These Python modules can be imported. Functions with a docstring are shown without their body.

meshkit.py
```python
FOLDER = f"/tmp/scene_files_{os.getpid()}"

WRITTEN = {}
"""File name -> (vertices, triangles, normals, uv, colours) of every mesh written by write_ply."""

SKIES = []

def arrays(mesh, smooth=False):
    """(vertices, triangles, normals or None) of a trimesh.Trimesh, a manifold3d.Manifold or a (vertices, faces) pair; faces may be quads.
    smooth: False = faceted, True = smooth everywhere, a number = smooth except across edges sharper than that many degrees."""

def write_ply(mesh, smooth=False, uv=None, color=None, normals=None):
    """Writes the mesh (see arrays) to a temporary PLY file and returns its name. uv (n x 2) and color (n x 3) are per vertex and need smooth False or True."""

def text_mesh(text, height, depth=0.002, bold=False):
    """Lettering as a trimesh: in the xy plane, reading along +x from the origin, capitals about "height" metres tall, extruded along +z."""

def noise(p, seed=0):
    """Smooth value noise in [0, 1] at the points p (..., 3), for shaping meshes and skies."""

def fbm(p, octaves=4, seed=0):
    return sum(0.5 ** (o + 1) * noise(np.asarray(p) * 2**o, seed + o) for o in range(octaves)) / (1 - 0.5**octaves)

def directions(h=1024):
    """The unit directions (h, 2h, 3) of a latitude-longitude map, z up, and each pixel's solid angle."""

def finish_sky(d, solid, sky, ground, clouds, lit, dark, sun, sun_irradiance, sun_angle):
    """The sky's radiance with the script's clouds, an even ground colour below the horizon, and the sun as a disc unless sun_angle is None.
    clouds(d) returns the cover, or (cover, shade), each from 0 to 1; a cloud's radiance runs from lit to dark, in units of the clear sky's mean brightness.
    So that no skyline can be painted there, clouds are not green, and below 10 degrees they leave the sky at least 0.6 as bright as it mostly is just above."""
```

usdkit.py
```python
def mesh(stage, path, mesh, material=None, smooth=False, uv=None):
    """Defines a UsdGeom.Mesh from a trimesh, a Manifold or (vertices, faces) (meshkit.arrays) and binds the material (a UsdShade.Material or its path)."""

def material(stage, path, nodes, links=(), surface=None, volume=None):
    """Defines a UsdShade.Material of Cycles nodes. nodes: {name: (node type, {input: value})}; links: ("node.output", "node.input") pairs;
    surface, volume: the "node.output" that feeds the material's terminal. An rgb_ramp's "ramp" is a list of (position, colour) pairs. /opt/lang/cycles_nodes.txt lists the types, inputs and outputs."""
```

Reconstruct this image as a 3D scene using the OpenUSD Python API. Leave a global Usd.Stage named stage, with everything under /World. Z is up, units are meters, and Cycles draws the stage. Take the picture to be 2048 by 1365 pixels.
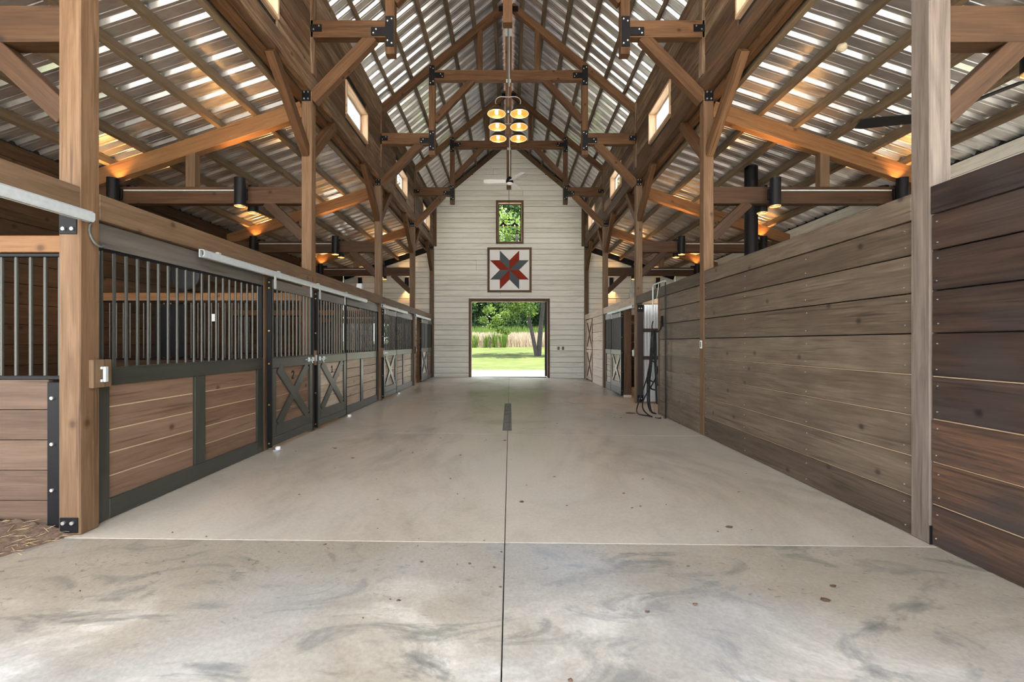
import math, random
import numpy as np
import trimesh
import usdkit, meshkit
from pxr import Usd, UsdGeom, UsdLux, UsdShade, Gf, Sdf, Vt
from scipy.spatial import ConvexHull

R = random.Random(7)
RN = np.random.default_rng(7)
stage = Usd.Stage.CreateInMemory()
UsdGeom.Xform.Define(stage, '/World')
UsdGeom.Scope.Define(stage, '/World/Looks')

# ------------------------------------------------------------------ camera, sky, sun, exposure
CAMZ, F = 1.355, 915.0
cam = UsdGeom.Camera.Define(stage, '/World/camera')
cam.CreateHorizontalApertureAttr(36.0)
cam.CreateFocalLengthAttr(36.0 * F / 2048)
cam.CreateHorizontalApertureOffsetAttr(36.0 * 4.0 / 2048)
cam.CreateVerticalApertureOffsetAttr(36.0 * 3.5 / 2048)
cam.CreateClippingRangeAttr(Gf.Vec2f(0.05, 2000))
cam.AddTransformOp().Set(Gf.Matrix4d(1, 0, 0, 0, 0, 0, 1, 0, 0, -1, 0, 0, 0, 0, CAMZ, 1))
cam.CreateExposureAttr(1.06)

SKY_GAIN, SUN_GAIN = 2.25, 4.2
dome = UsdLux.DomeLight.Define(stage, '/World/sky')
dome.CreateIntensityAttr(1.0)
sky_mat = usdkit.material(stage, '/World/Looks/sky', {
    'co': ('texture_coordinate', {}),
    'n': ('noise_texture', {'scale': 2.2, 'detail': 6.0, 'roughness': 0.6}),
    'r': ('rgb_ramp', {'ramp': [(0.42, (0, 0, 0)), (0.62, (1, 1, 1))]}),
    'sep': ('separate_xyz', {}),
    'h': ('map_range', {'from_min': -0.05, 'from_max': 0.55}),
    'grad': ('rgb_ramp', {'ramp': [(0.0, (0.95, 0.95, 0.95)), (1.0, (0.56, 0.72, 1.0))]}),
    'mx': ('mix', {'color2': (1.25, 1.25, 1.25)}),
    'bg': ('background_shader', {'strength': SKY_GAIN})},
    [('co.generated', 'n.vector'), ('n.fac', 'r.fac'), ('co.generated', 'sep.vector'), ('sep.z', 'h.value'), ('h.result', 'grad.fac'),
     ('grad.color', 'mx.color1'), ('r.color', 'mx.fac'), ('mx.color', 'bg.color')], surface='bg.background')
UsdShade.MaterialBindingAPI.Apply(dome.GetPrim()).Bind(sky_mat)
sun = UsdLux.DistantLight.Define(stage, '/World/sun')
sun.CreateAngleAttr(0.6)
sun.CreateIntensityAttr(SUN_GAIN)
sun.CreateNormalizeAttr(True)
sun.CreateColorAttr(Gf.Vec3f(1.0, 0.94, 0.84))
def aim(prim, d):            # light's -z axis along d
    z = -np.array(d, float); z /= np.linalg.norm(z)
    x = np.cross([0, 1, 0.01], z); x /= np.linalg.norm(x); y = np.cross(z, x)
    prim.AddTransformOp().Set(Gf.Matrix4d(*x, 0, *y, 0, *z, 0, 0, 0, 0, 1))
aim(sun, (-0.20, 0.06, -1.0))

# lamp strengths (the lamps themselves are built further down)
CHANDELIER_GLOW, CHANDELIER_COLOR = 9.0, (1.0, 0.62, 0.26)
SCONCE_GLOW, SCONCE_COLOR = 680.0, (1.0, 0.50, 0.16)

# ------------------------------------------------------------------ materials
def M(name): return '/World/Looks/' + name

def wood(name, dark, mid, light, rough=0.62, spread=0.45, knots=0.8, bump=0.25, stain=None, spec=0.3, checks=0.55):
    """grain along the piece's own x axis"""
    nodes = {
        'tc': ('texture_coordinate', {}), 'oi': ('object_info', {}),
        'off': ('vector_math', {'math_type': 'scale', 'vector1': (31.0, 17.0, 23.0)}),
        'add': ('vector_math', {'math_type': 'add'}),
        'mp': ('mapping', {'scale': (0.9, 11.0, 11.0)}),
        'mp2': ('mapping', {'scale': (3.0, 60.0, 60.0)}),
        'mp3': ('mapping', {'scale': (1.5, 0.25, 2.2)}),
        'n1': ('noise_texture', {'scale': 1.0, 'detail': 5.0, 'roughness': 0.62, 'distortion': 0.9}),
        'n2': ('noise_texture', {'scale': 1.0, 'detail': 3.0, 'roughness': 0.6}),
        'n3': ('noise_texture', {'scale': 1.3, 'detail': 3.0}),
        'mixn': ('mix_float', {'fac': 0.35}),
        'mixr': ('math', {'math_type': 'multiply_add', 'value2': spread * 0.45, 'value3': -spread * 0.225}),
        'sum': ('math', {'math_type': 'add'}),
        'ramp': ('rgb_ramp', {'ramp': [(0.22, dark), (0.5, mid), (0.78, light)]}),
        'mpk': ('mapping', {'scale': (1.5, 2.6, 2.6), 'rotation': (0.785, 0, 0)}),
        'vor': ('voronoi_texture', {'dimensions': '2D', 'scale': 1.15, 'randomness': 1.0}),
        'vsep': ('separate_color', {}), 'vgt': ('math', {'math_type': 'greater_than', 'value2': 0.5}), 'kf0': ('math', {'math_type': 'multiply'}),
        'kn': ('rgb_ramp', {'ramp': [(0.0, (1, 1, 1)), (0.035, (0.8, 0.8, 0.8)), (0.05, (0.35, 0.35, 0.35)), (0.085, (0, 0, 0))]}),
        'kf': ('math', {'math_type': 'multiply', 'value2': knots}),
        'mk': ('mix', {'color2': tuple(c * 0.45 for c in dark)}),
        'st': ('rgb_ramp', {'ramp': [(0.45, (0, 0, 0)), (0.7, (1, 1, 1))]}),
        'sf': ('math', {'math_type': 'multiply', 'value2': 0.0 if stain is None else 0.6}),
        'ms': ('mix', {'color2': stain or mid}),
        'mp4': ('mapping', {'scale': (1.1, 34.0, 34.0)}),
        'n4': ('noise_texture', {'scale': 1.0, 'detail': 2.0, 'distortion': 0.4}),
        'ck': ('rgb_ramp', {'ramp': [(0.60, (0, 0, 0)), (0.72, (1, 1, 1))]}),
        'ckf': ('math', {'math_type': 'multiply', 'value2': checks}),
        'mck': ('mix', {'color2': tuple(c * 0.5 for c in dark)}),
        'b': ('bump', {'strength': bump, 'distance': 0.01}),
        'p': ('principled_bsdf', {'roughness': rough, 'specular_ior_level': spec})}
    links = [('oi.random', 'off.scale'), ('tc.object', 'add.vector1'), ('off.vector', 'add.vector2'),
             ('add.vector', 'mp.vector'), ('add.vector', 'mp2.vector'), ('add.vector', 'mp3.vector'),
             ('mp.vector', 'n1.vector'), ('mp2.vector', 'n2.vector'), ('mp3.vector', 'n3.vector'), ('add.vector', 'mpk.vector'), ('mpk.vector', 'vor.vector'), ('vor.color', 'vsep.color'), ('vsep.r', 'vgt.value1'), ('vgt.value', 'kf0.value2'),
             ('n1.fac', 'mixn.a'), ('n2.fac', 'mixn.b'), ('oi.random', 'mixr.value1'), ('mixn.result', 'sum.value1'), ('mixr.value', 'sum.value2'),
             ('sum.value', 'ramp.fac'), ('vor.distance', 'kn.fac'), ('kn.color', 'kf0.value1'), ('kf0.value', 'kf.value1'), ('n3.fac', 'st.fac'), ('st.color', 'sf.value1'),
             ('ramp.color', 'ms.color1'), ('sf.value', 'ms.fac'), ('ms.color', 'mk.color1'), ('kf.value', 'mk.fac'), ('mk.color', 'mck.color1'), ('add.vector', 'mp4.vector'), ('mp4.vector', 'n4.vector'), ('n4.fac', 'ck.fac'), ('ck.color', 'ckf.value1'), ('ckf.value', 'mck.fac'), ('mck.color', 'p.base_color'),
             ('mixn.result', 'b.height'), ('b.normal', 'p.normal')]
    usdkit.material(stage, M(name), nodes, links, 'p.BSDF')

def plain(name, col, rough=0.5, metal=0.0, spec=0.5, noise=0.0, nscale=8.0, bump=0.0, emit=None, strength=0.0):
    nodes = {'p': ('principled_bsdf', {'base_color': col, 'roughness': rough, 'metallic': metal, 'specular_ior_level': spec})}
    links = []
    if emit: nodes['p'][1].update({'emission_color': emit, 'emission_strength': strength})
    if noise or bump:
        nodes['g'] = ('geometry', {})
        nodes['n'] = ('noise_texture', {'scale': nscale, 'detail': 5.0, 'roughness': 0.6})
        links.append(('g.position', 'n.vector'))
        if noise:
            nodes['r'] = ('rgb_ramp', {'ramp': [(0.3, tuple(c * (1 - noise) for c in col)), (0.7, tuple(min(1, c * (1 + noise)) for c in col))]})
            links += [('n.fac', 'r.fac'), ('r.color', 'p.base_color')]
        if bump:
            nodes['b'] = ('bump', {'strength': bump, 'distance': 0.01}); links += [('n.fac', 'b.height'), ('b.normal', 'p.normal')]
    usdkit.material(stage, M(name), nodes, links, 'p.BSDF')

wood('timber', (0.03608, 0.01606, 0.005724), (0.1017, 0.04776, 0.01913), (0.1837, 0.09696, 0.04364))
wood('post_wood', (0.05918, 0.02869, 0.01205), (0.1358, 0.07595, 0.03713), (0.2298, 0.1412, 0.07759), knots=0.7)
wood('grey_post', (0.0782, 0.05865, 0.04536), (0.172, 0.1368, 0.111), (0.2659, 0.219, 0.1838), knots=0.6)
wood('purlin_wood', (0.05984, 0.03836, 0.02075), (0.1496, 0.1034, 0.05937), (0.2169, 0.157, 0.09503))
wood('clerestory_wood', (0.0306, 0.01487, 0.006478), (0.13, 0.07178, 0.03675), (0.3825, 0.273, 0.1759), spread=0.7, stain=(0.085, 0.06, 0.04), bump=0.7, checks=0.85)
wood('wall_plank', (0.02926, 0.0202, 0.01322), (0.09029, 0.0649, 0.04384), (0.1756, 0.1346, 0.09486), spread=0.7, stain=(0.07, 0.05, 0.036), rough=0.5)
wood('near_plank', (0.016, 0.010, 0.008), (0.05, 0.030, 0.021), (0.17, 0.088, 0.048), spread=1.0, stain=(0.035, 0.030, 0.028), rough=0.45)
wood('beam_wood', (0.05924, 0.03305, 0.01678), (0.1289, 0.07863, 0.04219), (0.2021, 0.1306, 0.07658))
wood('stall_plank', (0.108, 0.05904, 0.03456), (0.1944, 0.1188, 0.0756), (0.2592, 0.1692, 0.1116), spread=0.35, knots=0.9)
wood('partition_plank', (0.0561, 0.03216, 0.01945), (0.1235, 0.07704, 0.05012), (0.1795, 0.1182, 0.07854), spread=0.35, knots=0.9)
wood('shaded_timber', (0.0158, 0.006919, 0.002607), (0.04826, 0.02207, 0.00822), (0.08775, 0.04456, 0.0191))  # darker copy of timber; shade on the low trusses put into the colour
wood('raw_edge', (0.34, 0.24, 0.14), (0.48, 0.36, 0.23), (0.58, 0.46, 0.31), knots=0.0)
wood('doorlit_plank', (0.30, 0.235, 0.17), (0.52, 0.43, 0.335), (0.66, 0.57, 0.47), spread=0.5)  # far stall planks, lightened in colour for the glow of the far doorway
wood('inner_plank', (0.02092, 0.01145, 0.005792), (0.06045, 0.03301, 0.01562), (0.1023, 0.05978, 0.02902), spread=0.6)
wood('orange_wood', (0.08704, 0.03782, 0.01279), (0.185, 0.08912, 0.03508), (0.2502, 0.1336, 0.05707))
wood('window_wood', (0.30, 0.17, 0.09), (0.55, 0.36, 0.22), (0.68, 0.50, 0.34), spread=0.3)
wood('trim_wood', (0.05, 0.028, 0.014), (0.12, 0.07, 0.036), (0.19, 0.115, 0.062))
wood('green_paint', (0.0135, 0.0135, 0.0105), (0.027, 0.02775, 0.02175), (0.0435, 0.045, 0.03525), rough=0.34, knots=0.3, spread=0.3, spec=0.6, bump=0.12)
wood('header_paint', (0.055, 0.048, 0.04), (0.10, 0.09, 0.076), (0.15, 0.135, 0.115), rough=0.4, knots=0.4, spread=0.3, spec=0.5, bump=0.12)
wood('white_board', (0.58, 0.565, 0.475), (0.82, 0.81, 0.72), (0.89, 0.885, 0.81), rough=0.55, knots=0.12, spread=0.4, bump=0.12, checks=0.15)
plain('black_steel', (0.005, 0.005, 0.006), 0.5, 0.0, 0.22)
plain('brown_steel', (0.045, 0.028, 0.02), 0.5, 0.0, 0.5)
plain('bar_steel', (0.06, 0.06, 0.052), 0.32, 0.6, 0.6)
plain('galvanised', (0.50, 0.54, 0.545), 0.45, 0.35, 0.5, noise=0.08, nscale=30)
plain('nickel', (0.30, 0.29, 0.28), 0.3, 1.0)
plain('bolt_steel', (0.65, 0.65, 0.62), 0.35, 0.9)
plain('white_plastic', (0.82, 0.82, 0.80), 0.4)
plain('white_fan', (0.85, 0.85, 0.86), 0.35)
plain('rubber', (0.007, 0.007, 0.007), 0.5, 0.0, 0.35)
plain('bare_sheet', (0.75, 0.78, 0.77), 0.28, 0.7)
plain('drain_iron', (0.09, 0.095, 0.085), 0.55, 0.4, noise=0.3, nscale=20)
plain('drain_bed', (0.20, 0.20, 0.185), 0.7, noise=0.35, nscale=5)
plain('dark_gap', (0.01, 0.009, 0.008), 0.9)
plain('quilt_white', (0.90, 0.89, 0.86), 0.8, 0.0, 0.2)
plain('quilt_grey', (0.095, 0.115, 0.12), 0.85, 0.0, 0.2)
plain('quilt_red', (0.27, 0.03, 0.016), 0.85, 0.0, 0.2)
plain('shade_bronze', (0.10, 0.055, 0.025), 0.35, 0.8)
plain('shade_gold', (0.85, 0.55, 0.20), 0.35, 0.6)
plain('shade_rim', (0.9, 0.8, 0.6), 0.3, 0.5)
plain('bulb', (1, 1, 1), 0.4, emit=CHANDELIER_COLOR, strength=CHANDELIER_GLOW)
plain('bulb_dim', (1, 1, 1), 0.4, emit=(1.0, 0.5, 0.14), strength=1.6)
plain('nest_paper', (0.55, 0.47, 0.33), 0.9, bump=0.6, nscale=60)
plain('bedding_soil', (0.13, 0.085, 0.055), 0.95, noise=0.5, nscale=25, bump=0.8)
plain('straw', (0.40, 0.28, 0.14), 0.8, noise=0.45, nscale=14)
plain('leaf_brown', (0.10, 0.055, 0.03), 0.8, noise=0.5, nscale=3)
plain('pvc_grey', (0.5, 0.5, 0.5), 0.5)
plain('brass', (0.6, 0.42, 0.12), 0.35, 0.9)
plain('bark', (0.022, 0.018, 0.015), 0.9, noise=0.4, nscale=6, bump=0.8)
plain('gravel', (0.62, 0.58, 0.53), 0.9, noise=0.25, nscale=22, bump=0.8)
plain('dead_grass', (0.33, 0.255, 0.175), 0.8, noise=0.25, nscale=1.5)

usdkit.material(stage, M('roof_metal'), {
    'g': ('geometry', {}), 'mp': ('mapping', {'scale': (1.5, 6.0, 1.5)}),
    'n': ('noise_texture', {'scale': 1.2, 'detail': 4.0}),
    'rr': ('map_range', {'from_min': 0.3, 'from_max': 0.7, 'to_min': 0.22, 'to_max': 0.30}),
    'p': ('principled_bsdf', {'base_color': (0.78, 0.79, 0.80), 'metallic': 0.86})},
    [('g.position', 'mp.vector'), ('mp.vector', 'n.vector'), ('n.fac', 'rr.value'), ('rr.result', 'p.roughness')], 'p.BSDF')

def concrete(name, base, pale, dark, dark_amt, tint, streak):
    usdkit.material(stage, M(name), {
        'g': ('geometry', {}),
        'mpa': ('mapping', {'scale': streak}),
        'n1': ('noise_texture', {'scale': 0.55, 'detail': 8.0, 'roughness': 0.62, 'distortion': 0.6}),
        'n2': ('noise_texture', {'scale': 1.1, 'detail': 9.0, 'roughness': 0.68, 'distortion': 1.4}),
        'n3': ('noise_texture', {'scale': 45.0, 'detail': 3.0}),
        'n4': ('noise_texture', {'scale': 0.35, 'detail': 4.0}),
        'r1': ('rgb_ramp', {'ramp': [(0.36, base), (0.64, pale)]}),
        'r2': ('rgb_ramp', {'ramp': [(0.54, (0, 0, 0)), (0.70, (1, 1, 1))]}),
        'f2': ('math', {'math_type': 'multiply', 'value2': dark_amt}),
        'm2': ('mix', {'color2': dark}),
        'r4': ('rgb_ramp', {'ramp': [(0.42, (0, 0, 0)), (0.68, (1, 1, 1))]}),
        'f4': ('math', {'math_type': 'multiply', 'value2': 0.5}),
        'm4': ('mix', {'color2': tint}),
        'r3': ('rgb_ramp', {'ramp': [(0.3, (0.86, 0.86, 0.86)), (0.7, (1.0, 1.0, 1.0))]}),
        'm3': ('mix', {'mix_type': 'multiply', 'fac': 1.0}),
        'rr': ('map_range', {'from_min': 0.3, 'from_max': 0.7, 'to_min': 0.22, 'to_max': 0.48}),
        'b': ('bump', {'strength': 0.08, 'distance': 0.01}),
        'p': ('principled_bsdf', {'specular_ior_level': 0.42})},
        [('g.position', 'mpa.vector'), ('mpa.vector', 'n1.vector'), ('mpa.vector', 'n2.vector'), ('g.position', 'n3.vector'), ('g.position', 'n4.vector'),
         ('n1.fac', 'r1.fac'), ('n2.fac', 'r2.fac'), ('r2.color', 'f2.value1'), ('f2.value', 'm2.fac'), ('r1.color', 'm2.color1'),
         ('n4.fac', 'r4.fac'), ('r4.color', 'f4.value1'), ('f4.value', 'm4.fac'), ('m2.color', 'm4.color1'), ('m4.color', 'm3.color1'),
         ('n3.fac', 'r3.fac'), ('r3.color', 'm3.color2'), ('m3.color', 'p.base_color'), ('n1.fac', 'rr.value'), ('rr.result', 'p.roughness'),
         ('n3.fac', 'b.height'), ('b.normal', 'p.normal')], 'p.BSDF')
concrete('concrete_smooth', (0.345, 0.30, 0.235), (0.47, 0.42, 0.34), (0.23, 0.195, 0.155), 0.55, (0.385, 0.365, 0.32), (1.0, 0.55, 1.0))
usdkit.material(stage, M('concrete_stained'), {
    'g': ('geometry', {}), 'sep': ('separate_xyz', {}),
    'mp': ('mapping', {'scale': (1.0, 1.7, 1.0), 'rotation': (0, 0, 0.35)}),
    'n1': ('noise_texture', {'scale': 0.8, 'detail': 9.0, 'roughness': 0.66, 'distortion': 0.8}),
    'n2': ('noise_texture', {'scale': 1.25, 'detail': 10.0, 'roughness': 0.66, 'distortion': 1.8}),
    'n3': ('noise_texture', {'scale': 50.0, 'detail': 3.0}),
    'n5': ('noise_texture', {'scale': 7.0, 'detail': 6.0, 'roughness': 0.7, 'distortion': 3.0}),
    'n6': ('noise_texture', {'scale': 0.5, 'detail': 3.0}),
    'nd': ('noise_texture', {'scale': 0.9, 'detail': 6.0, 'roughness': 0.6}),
    'r1': ('rgb_ramp', {'ramp': [(0.34, (0.33, 0.285, 0.22)), (0.5, (0.43, 0.385, 0.31)), (0.64, (0.70, 0.65, 0.56))]}),
    'r2': ('rgb_ramp', {'ramp': [(0.53, (0, 0, 0)), (0.60, (0.55, 0.55, 0.55)), (0.70, (1, 1, 1))]}),
    'f2': ('math', {'math_type': 'multiply', 'value2': 0.92}),
    'm2': ('mix', {'color2': (0.115, 0.12, 0.105)}),
    'r5': ('rgb_ramp', {'ramp': [(0.60, (0, 0, 0)), (0.66, (1, 1, 1))]}),
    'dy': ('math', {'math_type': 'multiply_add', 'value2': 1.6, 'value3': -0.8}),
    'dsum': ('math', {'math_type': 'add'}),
    'dirt_falloff': ('map_range', {'from_min': 1.7, 'from_max': 2.9}),  # tan towards the joint: some soil, plus front light falloff painted in
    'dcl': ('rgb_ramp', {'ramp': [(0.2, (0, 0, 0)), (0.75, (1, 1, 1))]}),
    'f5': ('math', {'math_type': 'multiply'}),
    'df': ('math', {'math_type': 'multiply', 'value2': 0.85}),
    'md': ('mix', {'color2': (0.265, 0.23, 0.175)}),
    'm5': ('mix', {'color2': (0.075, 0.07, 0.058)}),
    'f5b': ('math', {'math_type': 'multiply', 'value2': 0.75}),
    'r6': ('rgb_ramp', {'ramp': [(0.45, (0, 0, 0)), (0.62, (1, 1, 1))]}),
    'f6': ('math', {'math_type': 'multiply', 'value2': 0.4}),
    'm6': ('mix', {'color2': (0.36, 0.40, 0.45)}),
    'r3': ('rgb_ramp', {'ramp': [(0.3, (0.84, 0.84, 0.84)), (0.7, (1.0, 1.0, 1.0))]}),
    'm3': ('mix', {'mix_type': 'multiply', 'fac': 1.0}),
    'rr': ('map_range', {'from_min': 0.3, 'from_max': 0.7, 'to_min': 0.28, 'to_max': 0.55}),
    'b': ('bump', {'strength': 0.12, 'distance': 0.01}),
    'p': ('principled_bsdf', {'specular_ior_level': 0.42})},
    [('g.position', 'mp.vector'), ('g.position', 'sep.vector'), ('mp.vector', 'n1.vector'), ('mp.vector', 'n2.vector'), ('g.position', 'n3.vector'), ('mp.vector', 'n5.vector'), ('g.position', 'n6.vector'), ('g.position', 'nd.vector'),
     ('n1.fac', 'r1.fac'), ('nd.fac', 'dy.value1'), ('sep.y', 'dsum.value1'), ('dy.value', 'dsum.value2'), ('dsum.value', 'dirt_falloff.value'), ('dirt_falloff.result', 'dcl.fac'), ('dcl.color', 'df.value1'),
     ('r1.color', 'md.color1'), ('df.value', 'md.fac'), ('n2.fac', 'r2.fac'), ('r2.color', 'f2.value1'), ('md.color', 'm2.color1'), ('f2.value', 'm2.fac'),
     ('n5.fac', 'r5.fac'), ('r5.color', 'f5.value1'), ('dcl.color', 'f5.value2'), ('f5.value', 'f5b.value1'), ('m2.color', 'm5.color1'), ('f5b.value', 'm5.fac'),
     ('n6.fac', 'r6.fac'), ('r6.color', 'f6.value1'), ('f6.value', 'm6.fac'), ('m5.color', 'm6.color1'), ('m6.color', 'm3.color1'), ('n3.fac', 'r3.fac'), ('r3.color', 'm3.color2'),
     ('m3.color', 'p.base_color'), ('n1.fac', 'rr.value'), ('rr.result', 'p.roughness'), ('n3.fac', 'b.height'), ('b.normal', 'p.normal')], 'p.BSDF')

usdkit.material(stage, M('glass'), {
    't': ('transparent_bsdf', {'color': (0.95, 0.98, 0.97)}), 'gl': ('glossy_bsdf', {'color': (1, 1, 1), 'roughness': 0.02}),
    'lw': ('layer_weight', {'blend': 0.5}), 'pw': ('math', {'math_type': 'power', 'value2': 4.0}), 'fr': ('math', {'math_type': 'multiply_add', 'value2': 0.8, 'value3': 0.04}), 'm': ('mix_closure', {})},
    [('lw.facing', 'pw.value1'), ('pw.value', 'fr.value1'), ('fr.value', 'm.fac'), ('t.BSDF', 'm.closure1'), ('gl.BSDF', 'm.closure2')], 'm.closure')
def leafmat(name, a, b):
    usdkit.material(stage, M(name), {
        'g': ('geometry', {}), 'n': ('noise_texture', {'scale': 0.9, 'detail': 3.0}),
        'r': ('rgb_ramp', {'ramp': [(0.3, a), (0.7, b)]}),
        'd': ('principled_bsdf', {'roughness': 0.55}), 't': ('translucent_bsdf', {}), 'm': ('mix_closure', {'fac': 0.4})},
        [('g.position', 'n.vector'), ('n.fac', 'r.fac'), ('r.color', 'd.base_color'), ('r.color', 't.color'), ('d.BSDF', 'm.closure1'), ('t.BSDF', 'm.closure2')], 'm.closure')
leafmat('leaf_dark', (0.018, 0.048, 0.013), (0.065, 0.125, 0.034))
leafmat('leaf_light', (0.045, 0.10, 0.013), (0.19, 0.27, 0.045))
leafmat('reed', (0.06, 0.12, 0.013), (0.14, 0.21, 0.03))
usdkit.material(stage, M('lawn'), {
    'g': ('geometry', {}), 'n': ('noise_texture', {'scale': 0.45, 'detail': 7.0, 'roughness': 0.7}), 'n2': ('noise_texture', {'scale': 30.0, 'detail': 3.0}),
    'r': ('rgb_ramp', {'ramp': [(0.3, (0.026, 0.041, 0.007)), (0.55, (0.048, 0.062, 0.013)), (0.75, (0.078, 0.082, 0.027))]}),
    'b': ('bump', {'strength': 0.7, 'distance': 0.04}), 'p': ('principled_bsdf', {'roughness': 0.85, 'specular_ior_level': 0.2})},
    [('g.position', 'n.vector'), ('g.position', 'n2.vector'), ('n.fac', 'r.fac'), ('r.color', 'p.base_color'), ('n2.fac', 'b.height'), ('b.normal', 'p.normal')], 'p.BSDF')

# ------------------------------------------------------------------ helpers
used = {}
def numbered(parent, name):
    k = used.get((parent, name), 0); used[(parent, name)] = k + 1
    return f'{parent}/{name}' + (f'_{k:03d}' if k else '')

_s = np.array([(x, y, z) for x in (-1, 1) for y in (-1, 1) for z in (-1, 1)], float)
def _cham(l, w, h, c):
    out = []
    for s in _s:
        out += [(s[0] * l, s[1] * (w - c), s[2] * (h - c)), (s[0] * (l - c), s[1] * w, s[2] * (h - c)), (s[0] * (l - c), s[1] * (w - c), s[2] * h)]
    return np.array(out)
_h = ConvexHull(_cham(1, 1, 1, 0.2))
CH = []
for t, e in zip(_h.simplices, _h.equations):
    p = _h.points[t]
    CH.append(t if np.dot(np.cross(p[1] - p[0], p[2] - p[0]), e[:3]) > 0 else t[::-1])
CH = np.array(CH)

def frame_of(p0, p1, up):
    d = np.asarray(p1, float) - np.asarray(p0, float); L = np.linalg.norm(d); d /= L
    if up is None: up = (0, 1, 0) if abs(d[2]) > 0.95 else (0, 0, 1)
    s = np.cross(up, d); s /= np.linalg.norm(s); u = np.cross(d, s)
    return d, s, u, L

class Thing:
    """A prim that holds parts. Points are given in world metres."""
    def __init__(self, path, base): self.path, self.base = path, np.asarray(base, float)
    def mesh(self, name, v, f, mat, smooth=False, matrix=None, kind=None, label=None):
        path = numbered(self.path, name)
        if matrix is None:
            if not smooth: v, f = np.asarray(v, float), np.asarray(f, int)
            m = usdkit.mesh(stage, path, (np.asarray(v, float) - self.base, f), M(mat), smooth=smooth)
        else:
            m = usdkit.mesh(stage, path, (v, f), M(mat), smooth=smooth)
            d, s, u, o = matrix; o = np.asarray(o) - self.base
            UsdGeom.Xformable(m).AddTransformOp().Set(Gf.Matrix4d(*map(float, d), 0, *map(float, s), 0, *map(float, u), 0, *map(float, o), 1))
        if kind: m.GetPrim().SetCustomDataByKey('kind', kind)
        if label: m.GetPrim().SetCustomDataByKey('label', label)
        return Thing(path, self.base if matrix is None else self.base)
    def tm(self, name, tri, mat, smooth=False, **k):
        return self.mesh(name, np.array(tri.vertices), np.array(tri.faces), mat, smooth, **k)
    def beam(self, name, p0, p1, w, h, mat, up=None, c=0.005, **k):
        d, s, u, L = frame_of(p0, p1, up)
        c = min(c, w * 0.3, h * 0.3)
        v = _cham(L / 2, w / 2, h / 2, c)
        return self.mesh(name, v, CH, mat, matrix=(d, s, u, (np.asarray(p0, float) + np.asarray(p1, float)) / 2), **k)
    def box(self, name, lo, hi, mat, axis=None, c=0.004, **k):
        lo, hi = np.minimum(lo, hi).astype(float), np.maximum(lo, hi).astype(float)
        ext = hi - lo; a = int(np.argmax(ext)) if axis is None else axis
        m = (lo + hi) / 2; p0, p1 = m.copy(), m.copy(); p0[a], p1[a] = lo[a], hi[a]
        if a == 2: w, h = ext[0], ext[1]
        elif a == 0: w, h = ext[1], ext[2]
        else: w, h = ext[0], ext[2]
        return self.beam(name, p0, p1, w, h, mat, c=c, **k)
    def rod(self, name, p0, p1, r, mat, n=10, **k):
        d, s, u, L = frame_of(p0, p1, None)
        c = trimesh.creation.cylinder(r, L, sections=n); v = c.vertices[:, [2, 0, 1]]
        return self.mesh(name, v, c.faces, mat, 40, matrix=(d, s, u, (np.asarray(p0, float) + np.asarray(p1, float)) / 2), **k)
    def tube(self, name, pts, r, mat, sides=8, **k):
        v, f = tube(pts, r, sides)
        return self.mesh(name, v, f, mat, 50, **k)
    def child(self, name):
        path = numbered(self.path, name); UsdGeom.Xform.Define(stage, path); return Thing(path, self.base)

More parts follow.
